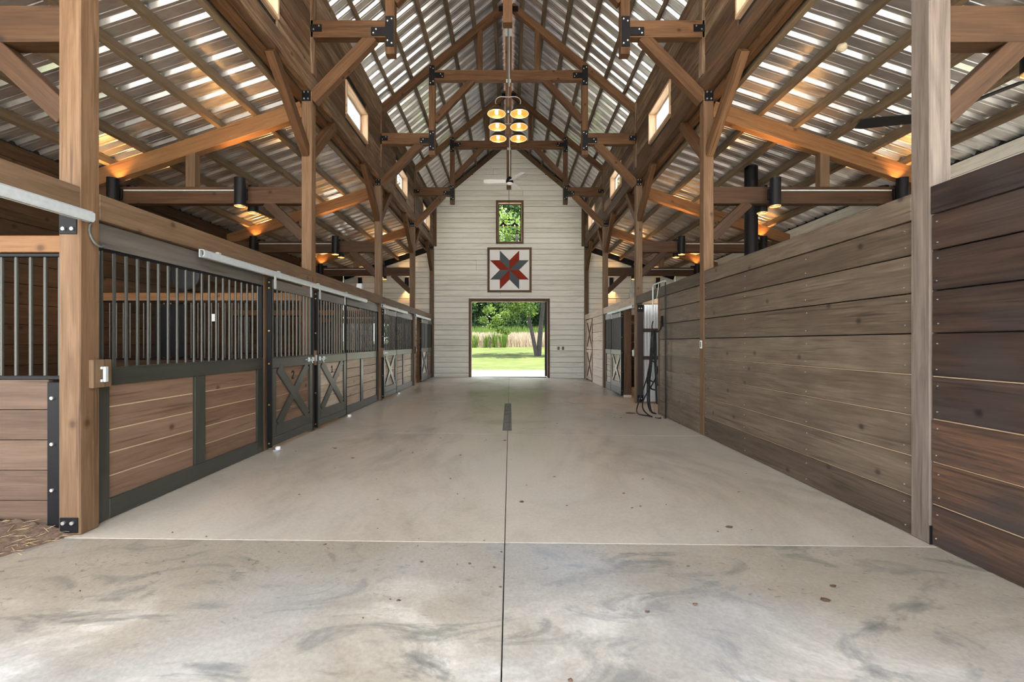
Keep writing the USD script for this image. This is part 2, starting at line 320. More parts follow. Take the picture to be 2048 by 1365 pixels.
def tube(pts, r, sides=8):
    p = np.asarray(pts, float); t = np.gradient(p, axis=0); t /= np.linalg.norm(t, axis=1, keepdims=True) + 1e-12
    ref = np.array([0, 0, 1.0]) if abs(t[0][2]) < 0.9 else np.array([1.0, 0, 0])
    vs = []
    a = np.cross(t[0], ref)
    for i in range(len(p)):
        a = a - t[i] * np.dot(a, t[i]); a /= np.linalg.norm(a) + 1e-12
        b = np.cross(t[i], a); ang = np.arange(sides) * 2 * np.pi / sides
        rr = r[i] if np.ndim(r) else r
        vs.append(p[i] + rr * (np.cos(ang)[:, None] * a + np.sin(ang)[:, None] * b))
    f = []
    for i in range(len(p) - 1):
        for j in range(sides):
            k = (j + 1) % sides
            f += [(i * sides + j, i * sides + k, (i + 1) * sides + k), (i * sides + j, (i + 1) * sides + k, (i + 1) * sides + j)]
    v = np.vstack(vs); n = len(v); v = np.vstack([v, p[:1], p[-1:]])
    for j in range(sides):
        k = (j + 1) % sides
        f += [(n, k, j), (n + 1, (len(p) - 1) * sides + j, (len(p) - 1) * sides + k)]
    return v, np.array(f)

def spline(pts, n=12):
    from scipy.interpolate import CubicSpline
    p = np.asarray(pts, float); t = np.concatenate([[0], np.cumsum(np.linalg.norm(np.diff(p, axis=0), axis=1))])
    return CubicSpline(t, p)(np.linspace(0, t[-1], n * (len(p) - 1) + 1))

def tag(prim, label, cat, group=None, kind=None):
    if label: prim.SetCustomDataByKey('label', label)
    if cat: prim.SetCustomDataByKey('category', cat)
    if group: prim.SetCustomDataByKey('group', group)
    if kind: prim.SetCustomDataByKey('kind', kind)

def thing(name, label, cat, base=(0, 0, 0), group=None, kind=None):
    path = numbered('/World', name); x = UsdGeom.Xform.Define(stage, path)
    if any(abs(b) > 0 for b in base): x.AddTranslateOp().Set(Gf.Vec3d(*map(float, base)))
    tag(x.GetPrim(), label, cat, group, kind)
    return Thing(path, base)

def lone(name, v, f, mat, label, cat, smooth=False, group=None, kind=None):
    path = numbered('/World', name); m = usdkit.mesh(stage, path, (v, f), M(mat), smooth=smooth)
    tag(m.GetPrim(), label, cat, group, kind); return m

def lathe(profile, n=24):
    pr = np.asarray(profile, float); ang = np.arange(n) * 2 * np.pi / n
    v = np.stack([pr[:, 0, None] * np.cos(ang), pr[:, 0, None] * np.sin(ang), np.repeat(pr[:, 1, None], n, 1)], -1).reshape(-1, 3)
    f = []
    for i in range(len(pr) - 1):
        for j in range(n):
            k = (j + 1) % n
            f += [(i * n + j, i * n + k, (i + 1) * n + k), (i * n + j, (i + 1) * n + k, (i + 1) * n + j)]
    return v, np.array(f)

def bolts(pts, nrm, r=0.013, depth=0.012):
    out = []
    for p in pts:
        c = trimesh.creation.cylinder(r, depth, sections=8)
        c.apply_transform(trimesh.geometry.align_vectors([0, 0, 1], nrm)); c.apply_translation(np.asarray(p) + np.asarray(nrm) * depth * 0.4); out.append(c)
    return trimesh.util.concatenate(out)

def extrude_poly(poly, depth, origin, ex, ey):
    """2-D outline to a solid: outline axes ex, ey in world; thickness along ex x ey"""
    from shapely.geometry import Polygon
    m = trimesh.creation.extrude_polygon(Polygon(poly) if not hasattr(poly, 'area') else poly, depth)
    ex, ey = np.asarray(ex, float), np.asarray(ey, float); ez = np.cross(ex, ey)
    T = np.eye(4); T[:3, 0], T[:3, 1], T[:3, 2], T[:3, 3] = ex, ey, ez, origin
    m.apply_transform(T); return m

# ------------------------------------------------------------------ the barn's measures
CX, W, OUT = -0.035, 2.915, 6.45             # centre line, half the aisle, half the barn
PW = 0.15                                    # posts are 15 cm square
Y0, BAY = 3.14, 3.66
Y = [Y0 + BAY * i for i in range(-1, 5)]     # Y[0] is the frame behind the camera
YI = lambda i: Y0 + BAY * i
YEND = 17.78
def fz(x): return -0.0105 * x                # the floor falls a little to the right
ROOF_S, SHED_S = 0.835, 0.333
def nave_rafter_low(a): return 9.05 - ROOF_S * a
def nave_sheet(a): return 9.39 - ROOF_S * a
def shed_rafter_top(a): return 5.982 - SHED_S * a
def shed_sheet(a): return 6.135 - SHED_S * a
SIDES = ((-1, 'left'), (1, 'right'))
YSHED = -0.55
YFRONT = -0.55                                # where the roof ends behind the camera
ORD = ['first', 'second', 'third', 'fourth', 'fifth']

# ------------------------------------------------------------------ floor
fl = thing('floor', 'pale worn concrete barn floor with a long centre joint', 'floor', kind='structure')
def slab(x0, x1, y0, y1, mat):
    g = 0.0025
    x0, x1, y0, y1 = x0 + g, x1 - g, y0 + g, y1 - g
    c = 0.004
    ring = lambda d, z: [(x, y, fz(x) - z) for x, y in ((x0 + d, y0 + d), (x1 - d, y0 + d), (x1 - d, y1 - d), (x0 + d, y1 - d))]
    v = np.array(ring(c, 0) + ring(0, c) + ring(0, 0.12))
    f = [(0, 1, 2), (0, 2, 3)]
    for a in (0, 4):
        for j in range(4):
            k = (j + 1) % 4; f += [(a + 4 + j, a + 4 + k, a + k), (a + 4 + j, a + k, a + j)]
    fl.mesh('slab', v, f, mat)
ys = [-5.0, 3.10, 6.78, 10.44, 14.1, YEND + 0.12]
for a, b in zip(ys[:-1], ys[1:]):
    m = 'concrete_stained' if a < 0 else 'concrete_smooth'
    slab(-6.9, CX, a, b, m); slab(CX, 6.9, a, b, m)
fl.box('subgrade', (-6.9, -5, -0.3), (6.9, YEND + 0.1, -0.2), 'dark_gap')

# ------------------------------------------------------------------ roofs: one ribbed steel sheet after another, on purlins
def sheet_profile(n):
    pts = []
    for k in range(n):
        o = k * 0.305
        pts += [(o, 0), (o + 0.058, 0), (o + 0.064, 0.005), (o + 0.074, 0.005), (o + 0.08, 0), (o + 0.100, 0), (o + 0.118, 0.040), (o + 0.174, 0.040), (o + 0.203, 0), (o + 0.228, 0), (o + 0.234, 0.005), (o + 0.244, 0.005), (o + 0.25, 0)]
    pts.append((n * 0.305, 0)); return np.array(pts)
def roof(name, label, sides, a0, a1, zf, slope, purlins, pz, pw, ph, yf):
    t = thing(name, label, 'roof', kind='structure')
    pr = sheet_profile(3); c = 1 / math.hypot(1, slope)
    for s in sides:
        y = yf
        while y < YEND + 0.1:
            top = np.stack([np.full(len(pr), CX + s * a0) + s * slope * c * pr[:, 1], y + pr[:, 0], zf(a0) + c * pr[:, 1]], 1)
            bot = np.stack([np.full(len(pr), CX + s * a1) + s * slope * c * pr[:, 1], y + pr[:, 0], zf(a1) + c * pr[:, 1]], 1)
            n = len(pr); v = np.vstack([top, bot]); f = []
            for i in range(n - 1):
                f += [(i, i + 1, n + i + 1), (i, n + i + 1, n + i)] if s > 0 else [(i, n + i + 1, i + 1), (i, n + i, n + i + 1)]
            t.mesh('roof_sheet', v, f, 'roof_metal'); y += 0.915
        for a in purlins:
            z = pz(a) + ph / 2 / c
            up = np.array([s * slope, 0, 1.0]) * c
            t.beam('purlin', (CX + s * a, yf, z), (CX + s * a, YEND, z), pw, ph, 'purlin_wood', up=up)
    return t
nave = roof('ceiling', 'high gabled roof of ribbed silver steel on wood purlins over the aisle', (-1, 1), 0.02, 3.35, nave_sheet, ROOF_S,
            [0.31, 0.79, 1.27, 1.75, 2.23, 2.66], lambda a: nave_rafter_low(a) + 0.2, 0.055, 0.11, YFRONT)
nave.box('ridge_beam', (CX - 0.08, YFRONT, 8.95), (CX + 0.08, YEND, 9.25), 'timber', axis=1)
for s, w in SIDES:
    roof('ceiling_' + w, f'low sloping ribbed steel roof over the {w} hand stalls', (s,), 2.99, 7.2, shed_sheet, SHED_S,
         [3.22, 3.775, 4.31, 4.86, 5.415, 5.97], shed_rafter_top, 0.062, 0.14, YSHED)

# ------------------------------------------------------------------ white board wall at the far end
SW = (-5.38, -4.70, 1.26, 2.16)
DOOR = (-1.60, 1.545, 3.07); WIN = (-0.545, 0.525, 5.20, 6.89)
wb = thing('wall_back', 'far end wall of whitewashed horizontal boards under the gable', 'wall', kind='structure')
def clip_gable(x0, x1, z, hi):      # keep a board inside the roof
    a_max = (9.30 - hi) / ROOF_S
    return max(x0, CX - a_max), min(x1, CX + a_max)
PITCH, z, row = 0.205, -0.03, 0
rnd = random.Random(3)
while z < 9.2:
    h = PITCH + rnd.choice((-0.02, 0, 0, 0.03)); hi = z + h
    spans = []
    x0, x1 = CX - W - 0.02, CX + W + 0.02
    if hi > 6.8: x0, x1 = clip_gable(x0, x1, z, hi)
    if x1 - x0 > 0.15:
        cut = [(x0, x1)]
        def take(cut, a, b):
            out = []
            for p, q in cut:
                if b <= p or a >= q: out.append((p, q)); continue
                if a - p > 0.02: out.append((p, a))
                if q - b > 0.02: out.append((b, q))
            return out
        if z < DOOR[2] - 0.02: cut = take(cut, DOOR[0] + 0.05, DOOR[1] - 0.05)
        if hi > WIN[2] + 0.03 and z < WIN[3] - 0.03: cut = take(cut, WIN[0] + 0.05, WIN[1] - 0.05)
        for p, q in cut:
            if q - p > 2.5 and rnd.random() < 0.6:
                m = p + (q - p) * rnd.uniform(0.25, 0.75); spans += [(p, m - 0.002), (m + 0.002, q)]
            else: spans.append((p, q))
        for (oa, ob, oz0, oz1) in ((DOOR[0], DOOR[1], -9, DOOR[2]), WIN):
            if z < oz1 - 0.02 < hi: wb.box('siding_board', (oa + 0.05, YEND, oz1 - 0.03), (ob - 0.05, YEND + 0.03, hi - 0.004), 'white_board', axis=0)
            if z < oz0 + 0.03 < hi: wb.box('siding_board', (oa + 0.05, YEND, z + 0.004), (ob - 0.05, YEND + 0.03, oz0 + 0.03), 'white_board', axis=0)
        zl, zh = z, hi
        if z < DOOR[2] - 0.02 < hi and False: zh = DOOR[2]
        for p, q in spans:
            d = rnd.uniform(-0.004, 0.004)
            wb.box('siding_board', (p, YEND + d, zl + 0.005), (q, YEND + 0.03 + d, zh - 0.004), 'white_board', axis=0, c=0.006)
    z = hi
for s, w in SIDES:
    z = 0.0; 
    while z < 5.1:
        hi = z + PITCH
        amax = min(OUT, (6.135 - hi) / SHED_S)
        if amax > W + 0.1:
            hole = s < 0 and 1.25 < hi and z < 2.15
            d = rnd.uniform(-0.004, 0.004)
            lo_x, hi_x = sorted((CX + s * (W + 0.025), CX + s * amax))
            m = rnd.uniform(lo_x + 0.6, hi_x - 0.6) if hi_x - lo_x > 1.6 and rnd.random() < 0.5 else None
            for p, q in ([(lo_x, SW[0]), (SW[1], hi_x)] if hole else [(lo_x, hi_x)] if m is None else [(lo_x, m - 0.002), (m + 0.002, hi_x)]):
                wb.box('siding_board', (p, YEND + 0.01 + d, z + 0.004), (q, YEND + 0.04 + d, hi - 0.004), 'white_board', axis=0, c=0.006)
        z = hi
# a backing of sheathing closes the wall behind the boards
def wall_poly():
    from shapely.geometry import Polygon, box as sbox
    p = Polygon([(CX - OUT, -0.1), (CX + OUT, -0.1), (CX + OUT, shed_sheet(OUT)), (CX + W, shed_sheet(W)), (CX + W, nave_sheet(W)), (CX, nave_sheet(0)), (CX - W, nave_sheet(W)), (CX - W, shed_sheet(W)), (CX - OUT, shed_sheet(OUT))])
    return p.difference(sbox(DOOR[0] + 0.04, -1, DOOR[1] - 0.04, DOOR[2] - 0.04)).difference(sbox(SW[0], SW[2], SW[1], SW[3])).difference(sbox(WIN[0] + 0.04, WIN[2] + 0.04, WIN[1] - 0.04, WIN[3] - 0.04))
wb.tm('sheathing', extrude_poly(wall_poly(), 0.08, (0, YEND + 0.13, 0), (1, 0, 0), (0, 0, 1)), 'dark_gap')
for s, w in SIDES:                              # dark boards under the roofs along the end wall
    wb.beam('rake_board', (CX + s * 0.0, YEND - 0.03, nave_sheet(0) - 0.19), (CX + s * 2.95, YEND - 0.03, nave_sheet(2.95) - 0.19), 0.045, 0.17, 'trim_wood')
    wb.beam('rake_board', (CX + s * 2.95, YEND - 0.03, shed_sheet(2.95) - 0.11), (CX + s * 6.4, YEND - 0.03, shed_sheet(6.4) - 0.11), 0.045, 0.2, 'black_steel')
    wb.box('corner_post', (CX + s * (W - 0.1), YEND - 0.09, 5.1), (CX + s * (W + 0.02), YEND - 0.0, 6.9), 'trim_wood')

# doorway
d1 = thing('door_1', 'brown timber frame around the open far doorway', 'doorway', base=(0, YEND, 0), kind='structure')
for x0 in (DOOR[0], DOOR[1] - 0.085):
    d1.box('jamb', (x0, YEND - 0.03, fz(x0) + 0.0), (x0 + 0.085, YEND + 0.012, DOOR[2]), 'trim_wood')
    d1.box('reveal', (x0 + (0.06 if x0 < 0 else -0.01), YEND + 0.012, 0.0), (x0 + (0.095 if x0 < 0 else 0.025), YEND + 0.22, DOOR[2] - 0.06), 'beam_wood')
d1.box('head', (DOOR[0] + 0.085, YEND - 0.03, DOOR[2] - 0.085), (DOOR[1] - 0.085, YEND + 0.012, DOOR[2]), 'trim_wood')
d1.box('reveal', (DOOR[0] + 0.095, YEND + 0.012, DOOR[2] - 0.115), (DOOR[1] - 0.095, YEND + 0.22, DOOR[2] - 0.07), 'beam_wood')
d1.box('threshold', (DOOR[0] + 0.1, YEND + 0.12, -0.05), (DOOR[1] - 0.1, YEND + 0.2, 0.018), 'drain_iron')
sd = thing('sliding_door', 'edge of a dark sliding door inside the right jamb of the far doorway', 'door', base=(1.4, YEND + 0.2, 0))
sd.box('door_leaf', (1.37, YEND + 0.225, 0.03), (1.46, YEND + 0.27, DOOR[2] - 0.1), 'black_steel')

# gable window
w1 = thing('window_1', 'tall brown framed window high in the white end wall', 'window', base=(0, YEND, WIN[2]), kind='structure')
for x0 in (WIN[0], WIN[1] - 0.075):
    w1.box('jamb', (x0, YEND - 0.03, WIN[2]), (x0 + 0.075, YEND + 0.01, WIN[3]), 'trim_wood')
for z0 in (WIN[2], WIN[3] - 0.075):
    w1.box('rail', (WIN[0] + 0.075, YEND - 0.03, z0), (WIN[1] - 0.075, YEND + 0.01, z0 + 0.075), 'trim_wood')
for x0 in (WIN[0] + 0.06, WIN[1] - 0.095):
    w1.box('lining', (x0, YEND + 0.01, WIN[2] + 0.06), (x0 + 0.035, YEND + 0.2, WIN[3] - 0.06), 'window_wood')
for z0 in (WIN[2] + 0.06, WIN[3] - 0.095):
    w1.box('lining', (WIN[0] + 0.095, YEND + 0.01, z0), (WIN[1] - 0.095, YEND + 0.2, z0 + 0.035), 'window_wood')
sash = w1.child('sash')
for x0 in (WIN[0] + 0.095, WIN[1] - 0.12):
    sash.box('stile', (x0, YEND + 0.15, WIN[2] + 0.095), (x0 + 0.025, YEND + 0.18, WIN[3] - 0.095), 'black_steel')
for z0 in (WIN[2] + 0.095, WIN[3] - 0.12):
    sash.box('rail', (WIN[0] + 0.12, YEND + 0.15, z0), (WIN[1] - 0.12, YEND + 0.18, z0 + 0.025), 'black_steel')
w1.box('pane', (WIN[0] + 0.115, YEND + 0.162, WIN[2] + 0.115), (WIN[1] - 0.115, YEND + 0.168, WIN[3] - 0.115), 'glass')

t = thing('window_10', 'bright little window at the back of the last left stall', 'window', base=(SW[0], YEND, SW[2]), kind='structure')
for x0 in (SW[0], SW[1] - 0.04): t.box('jamb', (x0, YEND + 0.0, SW[2]), (x0 + 0.04, YEND + 0.12, SW[3]), 'trim_wood')
for z0 in (SW[2], SW[3] - 0.04): t.box('rail', (SW[0] + 0.04, YEND + 0.0, z0), (SW[1] - 0.04, YEND + 0.12, z0 + 0.04), 'trim_wood')
t.box('pane', (SW[0] + 0.03, YEND + 0.08, SW[2] + 0.03), (SW[1] - 0.03, YEND + 0.086, SW[3] - 0.03), 'glass')

# ------------------------------------------------------------------ clerestory walls with their windows
WZ0, WZ1, WY0, WYL = 5.49, 6.10, 1.43, 1.28
for s, w in SIDES:
    t = thing('wall_clerestory_' + w, f'upper {w} wall of rough brown boards between the low and high roofs', 'wall', kind='structure')
    xin = CX + s * (W + 0.005)
    t.box('header_beam', (CX + s * (W + 0.0), YFRONT, 5.10), (CX + s * (W + 0.14), YEND - 0.03, 5.36), 'clerestory_wood', axis=1)
    t.box('ledger', (CX + s * (W + 0.15), YFRONT, 4.985), (CX + s * (W + 0.235), YEND - 0.03, 5.12), 'timber', axis=1)
    wins = [YI(i) + WY0 + 0.64 for i in range(-1, 4)]
    zs = [5.36]
    while zs[-1] < 6.9: zs.append(zs[-1] + R.uniform(0.20, 0.30))
    for z0, z1 in zip(zs[:-1], zs[1:]):
        z1 = min(z1, 6.93)
        for i in range(-1, 4):
            ya, yb = YI(i) + (0 if i > -1 else 0), YI(i + 1)
            ya = max(ya, YFRONT); yb = min(yb, YEND - 0.03)
            cuts = [(ya + 0.02, yb - 0.0)]
            wy = YI(i) + 2.07
            if z1 > WZ0 + 0.01 and z0 < WZ1 - 0.01: cuts = [(ya + 0.02, wy - 0.62), (wy + 0.62, yb)]
            for p, q in cuts:
                if q - p < 0.1: continue
                dx = R.uniform(0, 0.008)
                t.box('wall_board', (CX + s * (W + 0.012 + dx), p, z0 + 0.002), (CX + s * (W + 0.04 + dx), q - 0.004, z1 - 0.002), 'clerestory_wood', axis=1)
    t.box('sheathing', (CX + s * (W + 0.055), YFRONT, 5.36), (CX + s * (W + 0.08), YEND, WZ0), 'dark_gap')
    t.box('sheathing', (CX + s * (W + 0.055), YFRONT, WZ1), (CX + s * (W + 0.08), YEND, 6.97), 'dark_gap')
    for i in range(-1, 4):
        ya = YFRONT if i < 0 else YI(i) + 2.07 - BAY + 0.6
        t.box('sheathing', (CX + s * (W + 0.055), ya, WZ0), (CX + s * (W + 0.08), YI(i) + 2.07 - 0.6, WZ1), 'dark_gap')
    t.box('sheathing', (CX + s * (W + 0.055), YI(3) + 2.67, WZ0), (CX + s * (W + 0.08), YEND, WZ1), 'dark_gap')
    for i in range(0, 4):
        t.box('wall_post', (CX + s * (W - 0.02), YI(i), 5.36), (CX + s * (W + 0.05), YI(i) + 0.14, 6.85), 'clerestory_wood')
wn = 2
for s, w in SIDES:
    for i in range(0, 4):
        y0, y1 = YI(i) + 2.07 - 0.63, YI(i) + 2.07 + 0.63
        t = thing(f'window_{wn}', f'{ORD[i]} low clerestory window from the camera on the {w} side', 'window', base=(CX + s * W, (y0 + y1) / 2, WZ0), kind='structure'); wn += 1
        xi, xo = CX + s * (W - 0.01), CX + s * (W + 0.20)
        for z0 in (WZ0 - 0.01, WZ1 - 0.03):
            t.box('lining', (xi, y0, z0), (xo, y1, z0 + 0.04), 'window_wood', axis=1)
        for ya in (y0, y1 - 0.04):
            t.box('lining', (xi, ya, WZ0 + 0.03), (xo, ya + 0.04, WZ1 - 0.03), 'window_wood')
        xa, xb = CX + s * (W + 0.14), CX + s * (W + 0.18)
        for z0 in (WZ0 + 0.03, WZ1 - 0.065):
            t.box('sash_rail', (xa, y0 + 0.04, z0), (xb, y1 - 0.04, z0 + 0.035), 'white_plastic', axis=1)
        for ya in (y0 + 0.04, y1 - 0.075):
            t.box('sash_stile', (xa, ya, WZ0 + 0.065), (xb, ya + 0.035, WZ1 - 0.065), 'white_plastic')
        t.box('pane', (CX + s * (W + 0.158), y0 + 0.07, WZ0 + 0.06), (CX + s * (W + 0.163), y1 - 0.07, WZ1 - 0.06), 'glass')

# ------------------------------------------------------------------ outer walls
for s, w in SIDES:
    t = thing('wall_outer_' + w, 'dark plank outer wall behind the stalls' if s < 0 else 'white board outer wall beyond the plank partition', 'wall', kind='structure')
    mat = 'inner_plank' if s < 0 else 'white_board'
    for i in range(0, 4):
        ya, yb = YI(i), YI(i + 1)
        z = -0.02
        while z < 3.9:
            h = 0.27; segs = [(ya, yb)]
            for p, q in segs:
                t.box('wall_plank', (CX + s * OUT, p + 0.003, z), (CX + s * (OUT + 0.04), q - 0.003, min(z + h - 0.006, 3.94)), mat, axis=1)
            z += h
    t.box('sheathing', (CX + s * (OUT + 0.05), YI(0), -0.05), (CX + s * (OUT + 0.07), YEND + 0.1, shed_sheet(OUT) + 0.02), 'dark_gap')

# ------------------------------------------------------------------ posts with knee braces
def steel_plate(t, name, lo, hi, nrm, pts, mat='black_steel'):
    p = t.box(name, lo, hi, mat, c=0.003)
    t2 = Thing(t.path, t.base)
    return t2.tm('bolts', bolts(pts, nrm), 'bolt_steel', smooth=30)
for s, w in SIDES:
    for i in range(0, 5):
        x0, x1 = sorted((CX + s * W, CX + s * (W + PW)))
        y0 = YI(i) if i < 4 else YEND - 0.16
        mat = 'post_wood' if (s < 0) else ('grey_post' if i == 0 else 'post_wood')
        if i >= 2: mat = 'beam_wood'
        t = thing('timber_post', f'{ORD[i]} square timber post from the camera on the {w} side of the aisle', 'post', base=((x0 + x1) / 2, y0 + PW / 2, fz(x0)), group='posts along the aisle')
        t.box('shaft', (x0, y0, fz((x0 + x1) / 2)), (x1, y0 + PW, 5.10), mat, c=0.007)
        xm = CX + s * (W + 0.085)
        for sg in (-1, 1):
            if (i == 4 and sg > 0): continue
            ys_ = y0 if sg < 0 else y0 + PW
            ln = 1.0 if sg < 0 else 0.9
            t.beam('knee_brace', (xm, ys_ - sg * 0.03, 4.18), (xm, ys_ + sg * ln, 5.08), 0.11, 0.15, 'timber')
        y_f = y0 - 0.008
        xs = [x0 + 0.045, x1 - 0.045]
        steel_plate(t, 'bracket', (x0 + 0.01, y_f, 4.95), (x1 - 0.01, y0, 5.12), (0, -1, 0), [(x, y_f, z) for x in xs for z in (4.98, 5.08)])
        if s < 0 and i == 0:
            steel_plate(t, 'bracket', (x0 + 0.01, y_f, 2.10), (x1 - 0.02, y0, 2.235), (0, -1, 0), [(x, y_f, 2.135) for x in xs])
            steel_plate(t, 'bracket', (x0 + 0.015, y_f, 0.05), (x1 - 0.012, y0, 0.155), (0, -1, 0), [(x, y_f, 0.12) for x in xs])
            t.box('wood_block', (x1, y0 + 0.06, 1.035), (x1 + 0.035, y0 + 0.21, 1.235), 'beam_wood')
            lt = t.child('latch_strike')
            for z in (1.075, 1.165): lt.box('ear', (x1 + 0.035, y0 + 0.11, z), (x1 + 0.05, y0 + 0.15, z + 0.02), 'galvanised')
            lt.box('loop', (x1 + 0.05, y0 + 0.115, 1.075), (x1 + 0.07, y0 + 0.145, 1.185), 'galvanised')
            t.tube('iron_hook', spline([(x1 + 0.01, y0 + 0.07, 2.19), (x1 + 0.015, y0 + 0.07, 2.09), (x1 + 0.03, y0 + 0.10, 2.045), (x1 + 0.035, y0 + 0.15, 2.05)]), 0.009, 'drain_iron')
        if s > 0 and i == 0:
            t.box('base_strap', (x0 - 0.004, y0 - 0.006, fz(x0) + 0.0), (x0 + 0.02, y0 - 0.0, 0.10), 'black_steel')
        if s > 0 and i == 2:
            t.box('steel_cover', (x0 + 0.03, y0 - 0.012, fz(x0) + 0.03), (x1 + 0.015, y0, 2.22), 'brown_steel')
            for z0 in (0.0, 2.06):
                steel_plate(t, 'end_plate', (x0 + 0.03, y0 - 0.022, z0), (x1 + 0.015, y0 - 0.0125, z0 + 0.16), (0, -1, 0), [(x, y0 - 0.022, z0 + 0.08) for x in (x0 + 0.065, x1 - 0.03)])
            t.box('latch_block', (x0 - 0.03, y0 + 0.0, 1.02), (x0, y0 + 0.14, 1.22), 'beam_wood')
            lt = t.child('latch_strike')
            lt.box('loop', (x0 - 0.065, y0 + 0.04, 1.05), (x0 - 0.03, y0 + 0.09, 1.19), 'galvanised')

# ------------------------------------------------------------------ roof trusses over the aisle
for i in (1, 2, 3):
    y = YI(i); yc = y + 0.07
    t = thing('roof_truss', f'{ORD[i - 1]} hammer beam truss from the camera under the high roof', 'roof truss', base=(CX, yc, 5.65), group='trusses over the aisle')
    t.box('king_post', (CX - 0.07, y - 0.005, 6.12), (CX + 0.07, y + 0.135, 8.95), 'timber', c=0.006)
    t.box('collar_beam', (CX - 1.68, y + 0.005, 7.37), (CX + 1.68, y + 0.135, 7.60), 'timber', axis=0)
    t.box('collar_clamp', (CX - 0.055, y - 0.02, 7.30), (CX + 0.055, y - 0.006, 7.38), 'galvanised')
    if i == 2:
        t.box('metal_sleeve', (CX - 0.08, y - 0.018, 8.36), (CX + 0.08, y - 0.006, 8.60), 'galvanised')
        t.rod('conduit', (CX + 0.02, y - 0.03, 7.2), (CX + 0.02, y - 0.03, 8.95), 0.012, 'galvanised')
    for s in (-1, 1):
        X = lambda a: CX + s * a
        off = 0.1
        t.beam('rafter', (X(0.07), yc, nave_rafter_low(0.07) + off), (X(2.93), yc, nave_rafter_low(2.93) + off), 0.13, 0.155, 'timber')
        t.box('hammer_post', (X(1.68), y - 0.006, 5.65), (X(1.82), y + 0.134, nave_rafter_low(1.75) + 0.06), 'timber', axis=2, c=0.006)
        t.box('tie_beam', (X(1.82), y + 0.0, 5.90), (X(2.93), y + 0.13, 6.155), 'timber', axis=0)
        t.beam('strut', (X(2.93), yc, 4.99), (X(2.02), yc, 5.93), 0.125, 0.17, 'timber', up=(s, 0, 1))
        t.beam('collar_brace', (X(1.70), yc, 6.46), (X(0.82), yc, 7.40), 0.12, 0.14, 'timber', up=(s, 0, 1))
        t.box('upright', (X(0.60), y + 0.01, 7.60), (X(0.71), y + 0.12, nave_rafter_low(0.66) + 0.05), 'timber', axis=2)
        # black steel T plates with bolts
        yf = y - 0.016
        for zc, zs_ in ((5.98, 1), (7.47, -1)):
            from shapely.geometry import box as sbox
            sh = sbox(-0.055, -0.22, 0.055, 0.22).union(sbox(-0.02, -0.055, 0.27, 0.055)).buffer(0.018, resolution=3).buffer(-0.012, resolution=3)
            dirx = s if zs_ > 0 else -s
            if dirx > 0: m = extrude_poly(sh, 0.01, (X(1.75), y - 0.006, zc), (1, 0, 0), (0, 0, 1))
            else: m = extrude_poly(sh, 0.01, (X(1.75), y - 0.016, zc), (-1, 0, 0), (0, 0, 1))
            t.tm('tee_plate', m, 'black_steel')
            t.tm('bolts', bolts([(X(1.75) + dirx * px, yf, zc + pz) for px, pz in ((-0.03, 0.18), (0.03, 0.15), (-0.03, -0.18), (0.03, -0.14), (0.20, 0.025), (0.24, -0.03))], (0, -1, 0), 0.012), 'bolt_steel', smooth=30)
        t.box('end_plate', (X(2.76), y - 0.008, 5.98), (X(2.93), y, 6.09), 'black_steel')
        t.tm('bolts', bolts([(X(2.80), y - 0.008, 6.06), (X(2.88), y - 0.008, 6.01)], (0, -1, 0), 0.012), 'bolt_steel', smooth=30)
        t.box('ridge_plate', (X(0.07), y - 0.008, 8.93), (X(0.22), y + 0.002, 9.06), 'black_steel')

# ------------------------------------------------------------------ trusses of the low side roofs
for s, w in SIDES:
    for i in range(0, 4):
        y = YI(i); yc = y + 0.075
        X = lambda a: CX + s * a
        t = thing('shed_truss', f'{ORD[i]} low roof truss from the camera over the {w} stalls', 'roof truss', base=(X(4.8), yc, 3.43), group='trusses of the side roofs')
        t.beam('rafter', (X(W + PW), yc, shed_rafter_top(W + PW) - 0.118), (X(OUT - 0.01), yc, shed_rafter_top(OUT - 0.01) - 0.118), 0.13, 0.235, 'orange_wood')
        t.box('bottom_chord', (X(W + PW), yc - 0.065, 3.43), (X(OUT - 0.005), yc + 0.065, 3.68), 'shaded_timber', axis=0)
        t.box('king_strut', (X(4.66), yc - 0.06, 3.68), (X(4.80), yc + 0.06, shed_rafter_top(4.73) - 0.22), 'beam_wood', axis=2)
        t.beam('knee_brace', (X(W + PW - 0.02), yc, 2.93), (X(3.60), yc, 3.45), 0.12, 0.15, 'shaded_timber', up=(-s, 0, 1))
        t.rod('conduit', (X(4.05), yc - 0.08, 3.62), (X(5.7), yc - 0.08, 3.62), 0.011, 'galvanised')

